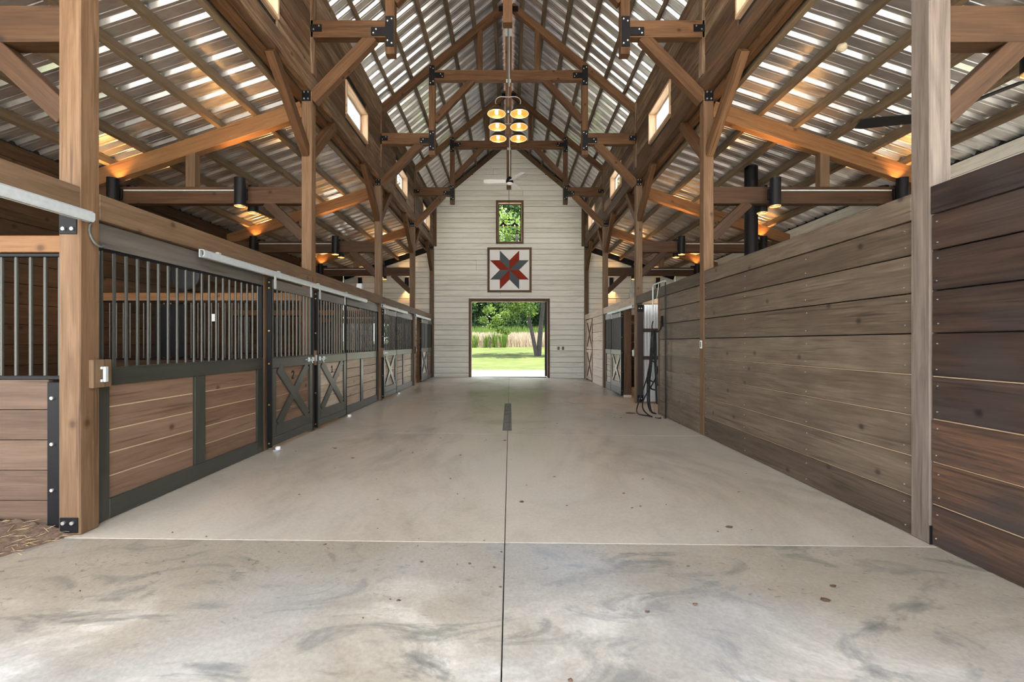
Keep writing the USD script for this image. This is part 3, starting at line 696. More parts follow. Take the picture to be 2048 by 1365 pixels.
# ------------------------------------------------------------------ the row of stall fronts, left
BAR = 0.0115
def bars(t, xb, ya, yb, n, z0, z1, mat='bar_steel'):
    for k in range(n):
        y = ya + (yb - ya) * (k + 0.5) / n
        t.rod('bar', (xb, y, z0), (xb, y, z1), BAR, mat, n=8)
def planks(t, x0, x1, ya, yb, z0, z1, n, mat, gap=0.004):
    h = (z1 - z0) / n
    for k in range(n):
        t.box('plank', (x0, ya, z0 + k * h + gap / 2), (x1, yb, z0 + (k + 1) * h - gap / 2), mat, axis=1, c=0.004)
        if k and mat == 'stall_plank':
            xs = x0 + (0.003 if x1 > x0 else -0.003)
            t.box('raw_edge', (xs, ya, z0 + k * h - 0.005), (x1, yb, z0 + k * h + 0.005), 'raw_edge', axis=1, c=0.001)
def stall_panel(s, ya, yb, xf, label, plank_mat, nbars, beam=True):
    """fixed grille panel; xf = aisle face; s points away from the aisle"""
    t = thing('stall_grille', label, 'stall panel', base=(xf, (ya + yb) / 2, fz(xf)), group='fixed stall fronts')
    X = lambda d: xf + s * d
    zb = fz(xf) + 0.005
    t.box('header_board', (X(0), ya, 2.055), (X(0.04), yb, 2.232), 'header_paint', axis=1)
    t.box('top_rail', (X(0), ya, 1.035), (X(0.045), yb, 1.17), 'green_paint', axis=1)
    t.box('bottom_rail', (X(0), ya + 0.13, zb), (X(0.045), yb - 0.13, 0.185), 'green_paint', axis=1)
    t.box('stile', (X(0), ya, zb), (X(0.045), ya + 0.13, 1.035), 'green_paint')
    t.box('stile', (X(0), yb - 0.13, zb), (X(0.045), yb, 1.035), 'green_paint')
    ym = (ya + yb) / 2
    t.box('stile', (X(0), ym - 0.075, 0.185), (X(0.045), ym + 0.075, 1.035), 'green_paint')
    planks(t, X(0.022), X(0.05), ya + 0.12, ym - 0.07, 0.175, 1.045, 5, plank_mat, 0.009)
    planks(t, X(0.022), X(0.05), ym + 0.07, yb - 0.12, 0.175, 1.045, 5, plank_mat, 0.009)
    for y in (ya, yb - 0.03): t.box('steel_channel', (X(0.005), y, 1.17), (X(0.045), y + 0.03, 2.055), 'black_steel')
    t.box('grille_rail', (X(0.012), ya + 0.03, 2.035), (X(0.04), yb - 0.03, 2.055), 'black_steel', axis=1)
    bars(t, X(0.025), ya + 0.03, yb - 0.03, nbars, 1.17, 2.055)
    return t
def stall_door(s, ya, yb, xf, label, plank_mat, number=None, nbars=11, edge=-1):
    t = thing('stall_door', label, 'stall door', base=(xf, (ya + yb) / 2, fz(xf) + 0.06), group='sliding stall doors')
    X = lambda d: xf + s * d
    zb = fz(xf) + 0.055
    T = 0.042
    t.box('header_board', (X(0), ya + 0.03, 2.015), (X(T), yb - 0.03, 2.135), 'header_paint', axis=1)
    t.box('middle_rail', (X(0), ya + 0.03, 1.04), (X(T), yb - 0.03, 1.165), 'green_paint', axis=1)
    t.box('bottom_rail', (X(0), ya + 0.03, zb), (X(T), yb - 0.03, 0.185), 'green_paint', axis=1)
    t.box('bottom_rail', (X(0), ya + 0.13, 0.188), (X(T), yb - 0.13, 0.33), 'green_paint', axis=1)
    for y in (ya + 0.03, yb - 0.13): t.box('stile', (X(0), y, 0.188), (X(T), y + 0.10, 1.04), 'green_paint')
    planks(t, X(0.024), X(T + 0.004), ya + 0.12, yb - 0.12, 0.32, 1.05, 4, plank_mat)
    y0, y1, z0, z1 = ya + 0.13, yb - 0.13, 0.33, 1.04
    t.beam('cross_brace', (X(0.011), y0 + 0.06, z0 + 0.0), (X(0.011), y1 - 0.06, z1 - 0.0), 0.022, 0.13, 'green_paint', up=(0, 0, 1))
    t.beam('cross_brace', (X(0.009), y0 + 0.06, z1 - 0.0), (X(0.009), y1 - 0.06, z0 + 0.0), 0.022, 0.13, 'green_paint', up=(0, 0, 1))
    for y in (ya, yb - 0.03):
        t.box('steel_channel', (X(-0.004), y, zb - 0.01), (X(T + 0.006), y + 0.03, 2.14), 'black_steel')
    t.tm('bolts', bolts([(X(0.02), ya, z) for z in (0.13, 0.6, 1.1, 1.5, 2.02, 2.09)], (0, -1, 0), 0.01), 'brass', smooth=30)
    bars(t, X(0.02), ya + 0.03, yb - 0.03, nbars, 1.165, 2.015)
    t.box('sill_strip', (X(0.0), ya + 0.03, 1.165), (X(0.03), yb - 0.03, 1.178), 'bar_steel', axis=1)
    for y in (ya + 0.07, yb - 0.12):
        t.box('hanger', (X(-0.008), y, 2.02), (X(-0.001), y + 0.05, 2.19), 'galvanised')
    if number:
        tx = meshkit.text_mesh(number, 0.11, 0.006)
        b = tx.bounds
        tx.apply_translation([-(b[0][0] + b[1][0]) / 2, 0, 0])
        Tm = np.eye(4); Tm[:3, 0], Tm[:3, 1], Tm[:3, 2], Tm[:3, 3] = (0, 1, 0), (0, 0, 1), (1, 0, 0), (X(0.022), (ya + yb) / 2, 0.87)
        tx.apply_transform(Tm); t.tm('number', tx, 'black_steel', label=f'black house number {number}')
    return t
def latch(s, y, yb, xf, label):
    t = thing('slide_bolt', label, 'latch', base=(xf, y, 1.10), group='door latches')
    X = lambda d: xf + s * d
    d = 1 if yb > y else -1
    t.rod('rod', (X(-0.02), y, 1.115), (X(-0.02), yb, 1.115), 0.008, 'galvanised')
    for k in (0.12, 0.62): t.box('keeper', (X(-0.036), y + (yb - y) * k - 0.015, 1.085), (X(-0.004), y + (yb - y) * k + 0.015, 1.145), 'galvanised')
    t.rod('handle', (X(-0.02), y + (yb - y) * 0.4, 1.115), (X(-0.05), y + (yb - y) * 0.4, 1.06), 0.007, 'galvanised')
def track(s, ya, yb, label, z=2.168):
    t = thing('door_track', label, 'door track', base=(CX + s * (W - 0.04), ya, z), group='sliding door tracks')
    X = lambda d: CX + s * (W - d)
    outer = [(0.0, 0.0), (0.0, 0.075), (0.036, 0.075), (0.055, 0.06), (0.055, 0.016), (0.042, 0.0), (0.035, 0.0), (0.035, 0.01), (0.046, 0.02), (0.046, 0.055), (0.034, 0.066), (0.009, 0.066), (0.009, 0.009), (0.018, 0.009), (0.018, 0.0)]
    pr = [(X(p[0] + 0.004), z + p[1]) for p in outer]
    from shapely.geometry import Polygon
    m = extrude_poly(Polygon([(-x, q) for x, q in pr]), yb - ya, (0, ya, 0), (-1, 0, 0), (0, 0, 1))
    t.tm('rail', m, 'galvanised', smooth=50)
    for y in np.arange(ya + 0.25, yb - 0.1, 1.2):
        t.box('mount', (X(0.0), y, z + 0.06), (X(0.03), y + 0.05, z + 0.095), 'galvanised')
xL = CX - W
# top beams on the left
for i in range(-1, 4):
    ya, yb = YI(i) + (PW if i >= 0 else 0.0), YI(i + 1) if i < 3 else YEND - 0.16
    if i < 0: ya = -0.5
    b = thing('wall_beam', f'{["near end", "first", "second", "third", "fourth"][i + 1]} length of the brown board along the top of the left stalls', 'beam', base=(xL, ya, 2.237), group='top boards of the left stalls')
    b.box('board', (xL - 0.045, ya, 2.237), (xL, yb, 2.426), 'beam_wood', axis=1)
    b.box('cap', (xL - 0.14, ya, 2.38), (xL - 0.047, yb, 2.42), 'beam_wood', axis=1)
xP, xD = xL - 0.05, xL + 0.045
stall_panel(-1, 3.30, 5.57, xP, 'nearest fixed stall front with reddish planks below black bars', 'stall_plank', 20)
stall_panel(-1, 8.14, 10.44, xP, 'second fixed stall front on the left, beyond the door marked 1', 'doorlit_plank', 20)
stall_panel(-1, 11.74, 14.10, xP, 'third fixed stall front on the left, near the white end wall', 'doorlit_plank', 20)
stall_panel(-1, 15.30, 17.58, xP, 'last fixed stall front on the left, against the white end wall', 'stall_plank', 20)
stall_door(-1, 5.56, 6.77, xD, 'nearest dark green X braced stall door, carrying a black 2', 'stall_plank', '2')
stall_door(-1, 6.89, 8.14, xD, 'dark green X braced door with planks coloured as if lit from the far doorway, meeting the nearest door', 'doorlit_plank', '1')
stall_door(-1, 10.52, 11.74, xD, 'third dark green X braced stall door on the left', 'doorlit_plank')
stall_door(-1, 14.98, 16.25, xD, 'farthest X braced stall door on the left, slid open', 'doorlit_plank')
track(-1, -0.5, 3.19, 'galvanised door track ending on the nearest left post', 2.195)
track(-1, 4.33, 9.28, 'long galvanised door track above the doors marked 1 and 2')
track(-1, 10.45, 12.95, 'short galvanised door track above the third left stall door')
track(-1, 14.1, 16.75, 'far galvanised door track above the slid open left door')
latch(-1, 6.74, 6.47, xD, 'galvanised slide bolt on the nearer of the two meeting doors')
latch(-1, 6.92, 7.19, xD, 'galvanised slide bolt on the farther of the two meeting doors')
latch(-1, 10.55, 10.8, xD, 'galvanised slide bolt on the third left stall door')
for y, lab in ((5.7, 'brown jamb beside the near edge of the door marked 2'), (8.05, 'brown jamb behind the far edge of the door marked 1'), (11.66, 'brown jamb behind the far edge of the third left door'), (15.2, 'brown jamb behind the farthest left stall door')):
    t = thing('door_jamb', lab, 'jamb', base=(xP, y, fz(xP)), group='stall door jambs')
    t.box('jamb_board', (xP - 0.09, y - 0.12 if y < 6 else y, fz(xP)), (xP, y - 0.01 if y < 6 else y + 0.08, 2.232), 'beam_wood')
for i, lab in ((1, 'wood striker block on the post between doors 1 and 2'), (2, 'wood striker block on the post before the third left door'), (3, 'wood striker block on the left post before the open door')):
    t = thing('striker_block', lab, 'block', base=(xL, YI(i), 1.02), group='striker blocks')
    t.box('block', (xL, YI(i) + 0.01, 1.02), (xL + 0.05, YI(i) + 0.075, 1.24), 'beam_wood')
    t.box('strike_plate', (xL + 0.05, YI(i) + 0.02, 1.08), (xL + 0.058, YI(i) + 0.065, 1.17), 'galvanised')
for y, lab in ((5.62, 'white roller guide on the floor at the nearest stall door'), (8.12, 'white roller guide on the floor under the middle of the long track'), (11.75, 'white roller guide on the floor at the third left door')):
    t = thing('floor_guide', lab, 'door guide', base=(xD + 0.05, y, fz(xD)), group='floor guides')
    t.box('foot', (xD + 0.015, y - 0.05, fz(xD)), (xD + 0.085, y + 0.05, fz(xD) + 0.012), 'galvanised')
    v, f = lathe([(0, 0.012), (0.026, 0.012), (0.031, 0.02), (0.031, 0.04), (0.022, 0.05), (0, 0.051)], 14)
    t.mesh('roller', v + [xD + 0.055, y, fz(xD)], f, 'white_plastic', 40)

# partitions between the left stalls
for i in range(0, 4):
    y = YI(i) + 0.05
    xa, xb = xL - PW - 0.005, CX - OUT + 0.02
    t = thing('stall_partition', f'{ORD[i]} plank and bar partition between the left stalls', 'partition', base=((xa + xb) / 2, y, 0), group='stall partitions')
    h = (1.095 - 0.035) / 5
    for k in range(5):
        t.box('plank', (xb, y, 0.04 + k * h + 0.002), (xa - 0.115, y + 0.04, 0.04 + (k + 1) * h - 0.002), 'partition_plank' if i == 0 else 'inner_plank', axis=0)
    t.box('steel_channel', (xa - 0.115, y - 0.01, 0.04), (xa - 0.001, y + 0.05, 1.08), 'black_steel')
    t.tm('bolts', bolts([(xa - 0.075, y - 0.01, z) for z in (0.33, 0.65, 0.97)], (0, -1, 0), 0.012), 'bolt_steel', smooth=30)
    t.box('bottom_rail', (xb, y - 0.005, 1.098), (xa, y + 0.045, 1.125), 'black_steel', axis=0)
    t.box('top_rail', (xb, y - 0.0, 1.955), (xa, y + 0.04, 1.98), 'black_steel', axis=0)
    t.box('top_beam', (xb, y - 0.015, 1.985), (xa, y + 0.055, 2.10), 'orange_wood', axis=0)
    n = 33
    for k in range(n):
        x = xa + (xb - xa) * (k + 0.5) / n
        t.rod('bar', (x, y + 0.02, 1.125), (x, y + 0.02, 1.955), BAR, 'bar_steel', n=8)
# things in the first stall
t = thing('stall_fan', 'round dark fan hanging in the first left stall', 'fan', base=(-4.72, 6.7, 2.13))
v, f = lathe([(0, -0.06), (0.19, -0.06), (0.215, -0.04), (0.215, 0.04), (0.19, 0.06), (0, 0.06)], 28)
t.mesh('housing', v[:, [0, 2, 1]] + [-4.72, 6.68, 2.33], f, 'rubber', 40)
t.box('bracket', (-4.77, 6.62, 2.101), (-4.67, 6.88, 2.125), 'black_steel')
t = thing('feed_door', 'tall black panel on the partition of the first left stall', 'panel', base=(-5.0, 6.8, 1.12))
t.box('panel', (-5.30, 6.82, 1.14), (-4.83, 6.845, 1.93), 'black_steel')
for (x, y, z, lab) in ((-4.42, 6.86, 1.73, 'small white outlet glimpsed through the bars of the first stall'),):
    t = thing('wall_outlet', lab, 'outlet', base=(x, y, z), group='outlets')
    t.box('cover_plate', (x - 0.035, y - 0.03, z - 0.055), (x + 0.035, y - 0.024, z + 0.055), 'white_plastic')

# ------------------------------------------------------------------ right side: plank wall
xR = CX + W
t = thing('wall_right', 'weathered dark plank wall along the right of the aisle', 'wall', kind='structure')
ZP = [-0.03, 0.252, 0.540, 0.833, 1.125, 1.42, 1.71, 1.985, 2.232]
def right_planks(ya, yb, mat, split=None):
    for z0, z1 in zip(ZP[:-1], ZP[1:]):
        if 0 < z0 < 1.2: t.box('raw_edge', (xR + 0.022, ya, z0 - 0.005), (xR + 0.05, yb, z0 + 0.005), 'raw_edge', axis=1, c=0.001)
        segs = [(ya, yb)]
        if split and R.random() < 0.4:
            m = ya + (yb - ya) * R.uniform(0.3, 0.7); segs = [(ya, m - 0.002), (m + 0.002, yb)]
        d = R.uniform(0, 0.006)
        for p, q in segs:
            t.box('plank', (xR + 0.008 + d, p, max(z0, fz(xR)) + 0.004), (xR + 0.045 + d, q, z1 - 0.004), mat, axis=1, c=0.005)
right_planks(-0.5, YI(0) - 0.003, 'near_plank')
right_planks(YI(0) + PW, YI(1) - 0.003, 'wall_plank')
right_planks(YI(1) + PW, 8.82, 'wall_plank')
t.box('end_stud', (xR + 0.005, 8.825, fz(xR)), (xR + 0.1, 8.93, 2.23), 'beam_wood')
right_planks(YI(3) + PW, 16.02, 'doorlit_plank')
right_planks(17.25, YEND - 0.18, 'doorlit_plank')
nl = []
for ya, yb in ((-0.5, YI(0)), (YI(0) + PW, YI(1)), (YI(1) + PW, 8.82)):
    for y in (ya + 0.05, ya + (yb - ya) / 3, ya + 2 * (yb - ya) / 3, yb - 0.05):
        for z0, z1 in zip(ZP[:-1], ZP[1:]):
            for u in (0.2, 0.78): nl.append((xR + 0.0095, y + R.uniform(-0.012, 0.012), z0 + (z1 - z0) * u + R.uniform(-0.012, 0.012)))
t.tm('nail_heads', bolts(nl, (-1, 0, 0), 0.0045, 0.006), 'bolt_steel', kind='stuff')
t.box('backing', (xR + 0.06, -0.5, 0.0), (xR + 0.08, 8.82, 2.23), 'dark_gap')
for i in range(-1, 4):
    ya, yb = (YI(i) + PW if i >= 0 else -0.5), (YI(i + 1) - 0.002 if i < 3 else YEND - 0.17)
    t.box('top_board', (xR + 0.002, ya, 2.236), (xR + 0.045, yb, 2.426), 'near_plank' if i < 0 else ('wall_plank' if i < 2 else 'doorlit_plank'), axis=1)
    t.box('cap', (xR + 0.047, ya, 2.38), (xR + 0.14, yb, 2.42), 'beam_wood', axis=1)
xPr, xDr = xR + 0.05, xR - 0.045
stall_panel(1, 11.76, 14.10, xPr, 'fixed stall front on the right, beyond the slid open door', 'doorlit_plank', 20)
stall_door(1, 11.66, 12.88, xDr, 'green X braced stall door on the right, slid open', 'doorlit_plank')
track(1, 10.6, 13.3, 'galvanised door track above the open doorway on the right')
t = thing('door_jamb', 'wide brown jamb board beside the open right doorway', 'jamb', base=(xR + 0.1, 11.6, fz(xR)), group='stall door jambs')
t.box('jamb_board', (xR + 0.01, 11.6, fz(xR) + 0.02), (xR + 0.2, 11.64, 2.23), 'trim_wood')
t.box('foot', (xR + 0.005, 11.595, fz(xR)), (xR + 0.205, 11.645, fz(xR) + 0.06), 'galvanised')
# dutch door near the far corner
t = thing('dutch_door', 'pale two leaf door with X braces at the far right', 'door', base=(xR, 16.6, fz(xR)))
for z0, z1 in ((0.02, 1.1), (1.12, 2.2)):
    leaf = t.child('leaf')
    leaf.box('panel', (xR + 0.02, 16.08, z0), (xR + 0.05, 17.2, z1), 'doorlit_plank', axis=1)
    for y in (16.08, 17.1): leaf.box('stile', (xR - 0.002, y, z0), (xR + 0.019, y + 0.1, z1), 'doorlit_plank')
    for z in (z0, z1 - 0.1): leaf.box('rail', (xR - 0.002, 16.18, z), (xR + 0.019, 17.1, z + 0.1), 'doorlit_plank', axis=1)
    leaf.beam('cross_brace', (xR + 0.008, 16.18, z0 + 0.1), (xR + 0.008, 17.1, z1 - 0.1), 0.02, 0.09, 'beam_wood')
    leaf.beam('cross_brace', (xR + 0.006, 16.18, z1 - 0.1), (xR + 0.006, 17.1, z0 + 0.1), 0.02, 0.09, 'beam_wood')
t.box('frame', (xR - 0.01, 16.02, fz(xR)), (xR + 0.05, 16.07, 2.23), 'trim_wood')
t.box('frame', (xR - 0.01, 17.21, fz(xR)), (xR + 0.05, 17.25, 2.23), 'trim_wood')

# wash bay lined with ribbed steel
t = thing('wash_bay_wall', 'ribbed bare steel lining of the wash bay beside the hoses', 'wall panel', base=(xR + 1.9, YI(2) + 0.03, 0))
pts = []
x = xR + PW + 0.02
prof = []
k = 0
while x + k * 0.068 < CX + OUT - 0.1:
    o = x + k * 0.068
    prof += [(o, 0), (o + 0.016, 0), (o + 0.034, 0.022), (o + 0.050, 0.022)]; k += 1
prof = np.array(prof)
yb_ = YI(2) + 0.06
v = np.vstack([np.stack([prof[:, 0], yb_ - prof[:, 1], np.full(len(prof), 0.0)], 1), np.stack([prof[:, 0], yb_ - prof[:, 1], np.full(len(prof), 2.23)], 1)])
n = len(prof); f = []
for i in range(n - 1): f += [(i, i + 1, n + i + 1), (i, n + i + 1, n + i)]
t.mesh('steel_sheet', v, f, 'bare_sheet')
for z0 in (0.97, 1.60):
    t.box('rail', (xR + PW + 0.02, yb_ - 0.075, z0), (CX + OUT - 0.3, yb_ - 0.03, z0 + 0.08), 'brown_steel', axis=0)
t = thing('tack_partition', 'dark plank partition inside the right hand rooms', 'partition', base=(xR + 2, 8.85, 0))
for k in range(8):
    t.box('plank', (xR + 0.12, 8.84, k * 0.28 + 0.0), (CX + OUT - 0.03, 8.88, k * 0.28 + 0.275), 'inner_plank', axis=0)
t = thing('stall_partition', 'dark plank partition seen through the open right doorway', 'partition', base=(xR + 2, YI(3) + 0.05, 0), group='stall partitions')
for k in range(8):
    t.box('plank', (xR + PW + 0.02, YI(3) + 0.05, k * 0.28 - 0.02), (CX + OUT - 0.03, YI(3) + 0.09, k * 0.28 + 0.255), 'inner_plank', axis=0)
for z0 in (0.55, 1.25, 1.95):
    t.box('rail', (xR + PW + 0.02, YI(3) + 0.0, z0), (CX + OUT - 0.03, YI(3) + 0.048, z0 + 0.07), 'orange_wood' if z0 > 1.5 else 'inner_plank', axis=0)

# hose stand and hoses
hs = thing('hose_stand', 'tall bent galvanised water pipe standing by the right wall', 'pipe stand', base=(xR - 0.03, 8.35, fz(xR)))
xh = xR - 0.045
hs.tube('pipe', [(xh, 8.34, fz(xh)), (xh, 8.34, 1.2), (xh, 8.34, 2.34), (xh, 8.34, 2.46)], 0.013, 'rubber')
hs.tube('pipe', [(xh, 8.34, 2.46), (xh, 8.36, 2.49), (xh, 8.42, 2.495), (xh, 8.95, 2.50), (xh, 9.06, 2.49), (xh, 9.08, 2.44), (xh, 9.08, 1.9)], 0.016, 'galvanised')
hs.tube('hook_arm', spline([(xh - 0.02, 9.0, 1.78), (xh - 0.05, 8.95, 1.62), (xh - 0.03, 8.8, 1.56), (xh, 8.66, 1.60), (xh, 8.62, 1.76)]), 0.012, 'rubber')
hs.box('clip', (xh + 0.005, 8.60, 1.66), (xh + 0.05, 8.64, 1.86), 'black_steel')
hs.tube('brace_wire', [(xh, 8.72, 2.48), (xh - 0.02, 8.82, 2.1), (xh - 0.03, 8.9, 1.72)], 0.008, 'galvanised')
ho = thing('water_hose', 'black rubber hoses looped over the hook of the pipe stand', 'hose', base=(xh - 0.08, 8.8, fz(xh)))
g0 = fz(xh) + 0.02
for q in range(6):
    a, bq = R.uniform(-0.06, 0.06), R.uniform(0.0, 0.1)
    top = (xh - 0.05 - 0.02 * (q % 3), 8.80 + 0.02 * q - 0.05, 1.58)
    low = g0 + R.choice((0.0, 0.25, 0.45, 0.0, 0.12, 0.6))
    w_ = R.uniform(0.08, 0.2)
    pts = [(xh - 0.05, top[1] - w_, max(low + 0.1, 0.2)), (xh - 0.06, top[1] - w_ * 0.7, 0.9), top, (xh - 0.10, top[1] + w_ * 0.8, 0.95), (xh - 0.13, top[1] + w_ * 1.1, max(low + 0.1, 0.2)), (xh - 0.10, top[1], low + 0.02), (xh - 0.06, top[1] - w_ * 0.6, low + 0.015)]
    ho.tube('loop', spline(pts, 8), 0.0125, 'rubber', sides=7)
ho.tube('tail', spline([(xh - 0.08, 8.9, 1.2), (xh - 0.13, 9.1, 0.6), (xh - 0.25, 9.2, 0.15), (xh - 0.36, 8.9, g0), (xh - 0.30, 8.6, g0), (xh - 0.2, 8.42, g0)], 8), 0.0125, 'rubber', sides=7)
ho.tube('tail', spline([(xh - 0.07, 8.85, 1.0), (xh - 0.16, 8.72, 0.5), (xh - 0.3, 8.75, 0.12), (xh - 0.22, 8.55, g0), (xh - 0.1, 8.3, g0)], 8), 0.0125, 'rubber', sides=7)
ho.rod('nozzle', (xh - 0.2, 8.42, g0), (xh - 0.2, 8.36, g0), 0.014, 'brass')
t = thing('wall_outlet', 'pale outlet on the second right post', 'outlet', base=(xR, YI(1) + 0.09, 1.33), group='outlets')
t.box('cover_plate', (xR - 0.008, YI(1) + 0.055, 1.27), (xR, YI(1) + 0.125, 1.39), 'white_plastic')
t.box('socket', (xR - 0.011, YI(1) + 0.075, 1.29), (xR - 0.0075, YI(1) + 0.105, 1.37), 'green_paint')
for k, x in enumerate((1.885, 2.06)):
    t = thing('wall_outlet', ('left' if k == 0 else 'right') + ' dark cover of the two on the white end wall beside the doorway', 'outlet', base=(x, YEND, 1.14), group='outlets')
    t.box('cover_plate', (x - 0.04, YEND - 0.02, 1.08), (x + 0.04, YEND - 0.008, 1.2), 'green_paint')

# ------------------------------------------------------------------ drain, cover
t = thing('floor_drain', 'long narrow iron trench drain in the middle of the floor', 'drain', base=(-0.045, 8.6, 0))
for x in (-0.115, 0.01): t.box('frame', (x, 7.05, 0.0), (x + 0.015, 10.15, 0.006), 'drain_iron', axis=1)
for y in (7.05, 10.135): t.box('frame', (-0.10, y, 0.0), (0.01, y + 0.015, 0.006), 'drain_iron', axis=0)
t.box('trench', (-0.10, 7.065, 0.0005), (0.01, 10.135, 0.0018), 'drain_bed')
for x in (-0.088, -0.066, -0.044, -0.022, -0.004): t.box('bar', (x - 0.004, 7.065, 0.0012), (x + 0.004, 10.135, 0.005), 'drain_iron', axis=1)
for y in np.arange(7.4, 10.1, 0.34): t.box('cross_bar', (-0.10, y, 0.001), (0.01, y + 0.012, 0.0045), 'drain_iron', axis=0)
v, f = lathe([(0, 0.006), (0.085, 0.006), (0.10, 0.0)], 24)
lone('drain_cover', v + [2.36, 8.95, fz(2.36) + 0.001], f, 'leaf_brown', 'small round brown drain cover on the floor near the hoses', 'drain cover', 30)

# ------------------------------------------------------------------ barn quilt
QX0, QX1, QZ0, QZ1 = -0.875, 0.835, 3.31, 5.05
t = thing('barn_quilt', 'square painted panel with a red and grey eight point star above the doorway', 'wall art', base=(CX, YEND, QZ0))
yq = YEND - 0.045
t.box('board', (QX0 + 0.03, yq, QZ0 + 0.03), (QX1 - 0.03, YEND - 0.008, QZ1 - 0.03), 'quilt_white', axis=0)
for x in (QX0, QX1 - 0.085): t.box('frame', (x, yq - 0.02, QZ0), (x + 0.085, YEND - 0.006, QZ1), 'trim_wood')
for z in (QZ0, QZ1 - 0.085): t.box('frame', (QX0 + 0.085, yq - 0.02, z), (QX1 - 0.085, YEND - 0.006, z + 0.085), 'trim_wood', axis=0)
qc = np.array([(QX0 + QX1) / 2, (QZ0 + QZ1) / 2]); hq = (QX1 - QX0) / 2 - 0.1; e = hq * 0.497
star = [([(0, 0), (0, e), (-e, 2 * e), (-e, e)], 'quilt_grey'), ([(0, 0), (0, e), (e, 2 * e), (e, e)], 'quilt_red'),
        ([(0, 0), (e, e), (2 * e, e), (e, 0)], 'quilt_grey'), ([(0, 0), (e, 0), (2 * e, -e), (e, -e)], 'quilt_red'),
        ([(0, 0), (e, -e), (e, -2 * e), (0, -e)], 'quilt_grey'), ([(0, 0), (0, -e), (-e, -2 * e), (-e, -e)], 'quilt_red'),
        ([(0, 0), (-e, -e), (-2 * e, -e), (-e, 0)], 'quilt_grey'), ([(0, 0), (-e, 0), (-2 * e, e), (-e, e)], 'quilt_red')]
for poly, mt in star:
    m = extrude_poly([(p[0] * 1.0, p[1] * 1.0) for p in poly], 0.004, (qc[0], yq + 0.0005, qc[1]), (1, 0, 0), (0, 0, 1))
    t.tm('star_point', m, mt)

# ------------------------------------------------------------------ lamps
def add_light(path, pos, r, glow, col, base):
    l = UsdLux.SphereLight.Define(stage, path)
    l.CreateRadiusAttr(r); l.CreateIntensityAttr(glow); l.CreateColorAttr(Gf.Vec3f(*col))
    l.AddTranslateOp().Set(Gf.Vec3d(*map(float, np.asarray(pos) - base)))
tv, tf = lathe([(0.075, -0.205), (0.075, 0.205), (0.071, 0.205), (0.071, -0.205), (0.075, -0.205)], 24)
rv, rf = lathe([(0.0, 0.0), (0.07, 0.0)], 20)
def sconce(x, y, z, dirn, label):
    t = thing('wall_sconce', label, 'wall light', base=(x, y, z), group='up and down cylinder lights')
    t.mesh('cylinder', tv + [x, y, z], tf, 'black_steel', 40)
    for zz in (0.202, -0.202):
        ring, rf2 = lathe([(0.0765, zz - 0.004), (0.0765, zz + 0.004), (0.07, zz + 0.004), (0.07, zz - 0.004), (0.0765, zz - 0.004)], 20)
    t.mesh('rim', ring + [x, y, z], rf2, 'shade_gold', 40)
    t.box('divider', (x - 0.05, y - 0.05, z - 0.01), (x + 0.05, y + 0.05, z + 0.01), 'white_plastic')
    t.box('bracket', (x - 0.055, y + dirn * 0.074, z - 0.08), (x + 0.055, y + dirn * 0.11, z + 0.08), 'black_steel')
    for k, zz in enumerate((0.10, -0.10)):
        add_light(numbered(t.path, 'lamp'), (x, y, z + zz), 0.028, SCONCE_GLOW, SCONCE_COLOR, t.base)
for s, w in SIDES:
    for i in range(0, 4):
        yc = YI(i) + 0.075
        for a, an in ((3.92, 'inner'), (5.78, 'outer')):
            for dirn, dn in ((1, 'front'), (-1, 'back')):
                sconce(CX + s * a, yc - dirn * 0.175, 3.56, dirn, f'{an} black cylinder light on the {dn} of the {ORD[i]} {w} low truss')
    for a, an in ((3.95, 'inner'), (5.75, 'outer')):
        sconce(CX + s * a, YEND - 0.12, 3.66, 1, f'{an} black cylinder light on the white end wall, {w} side')

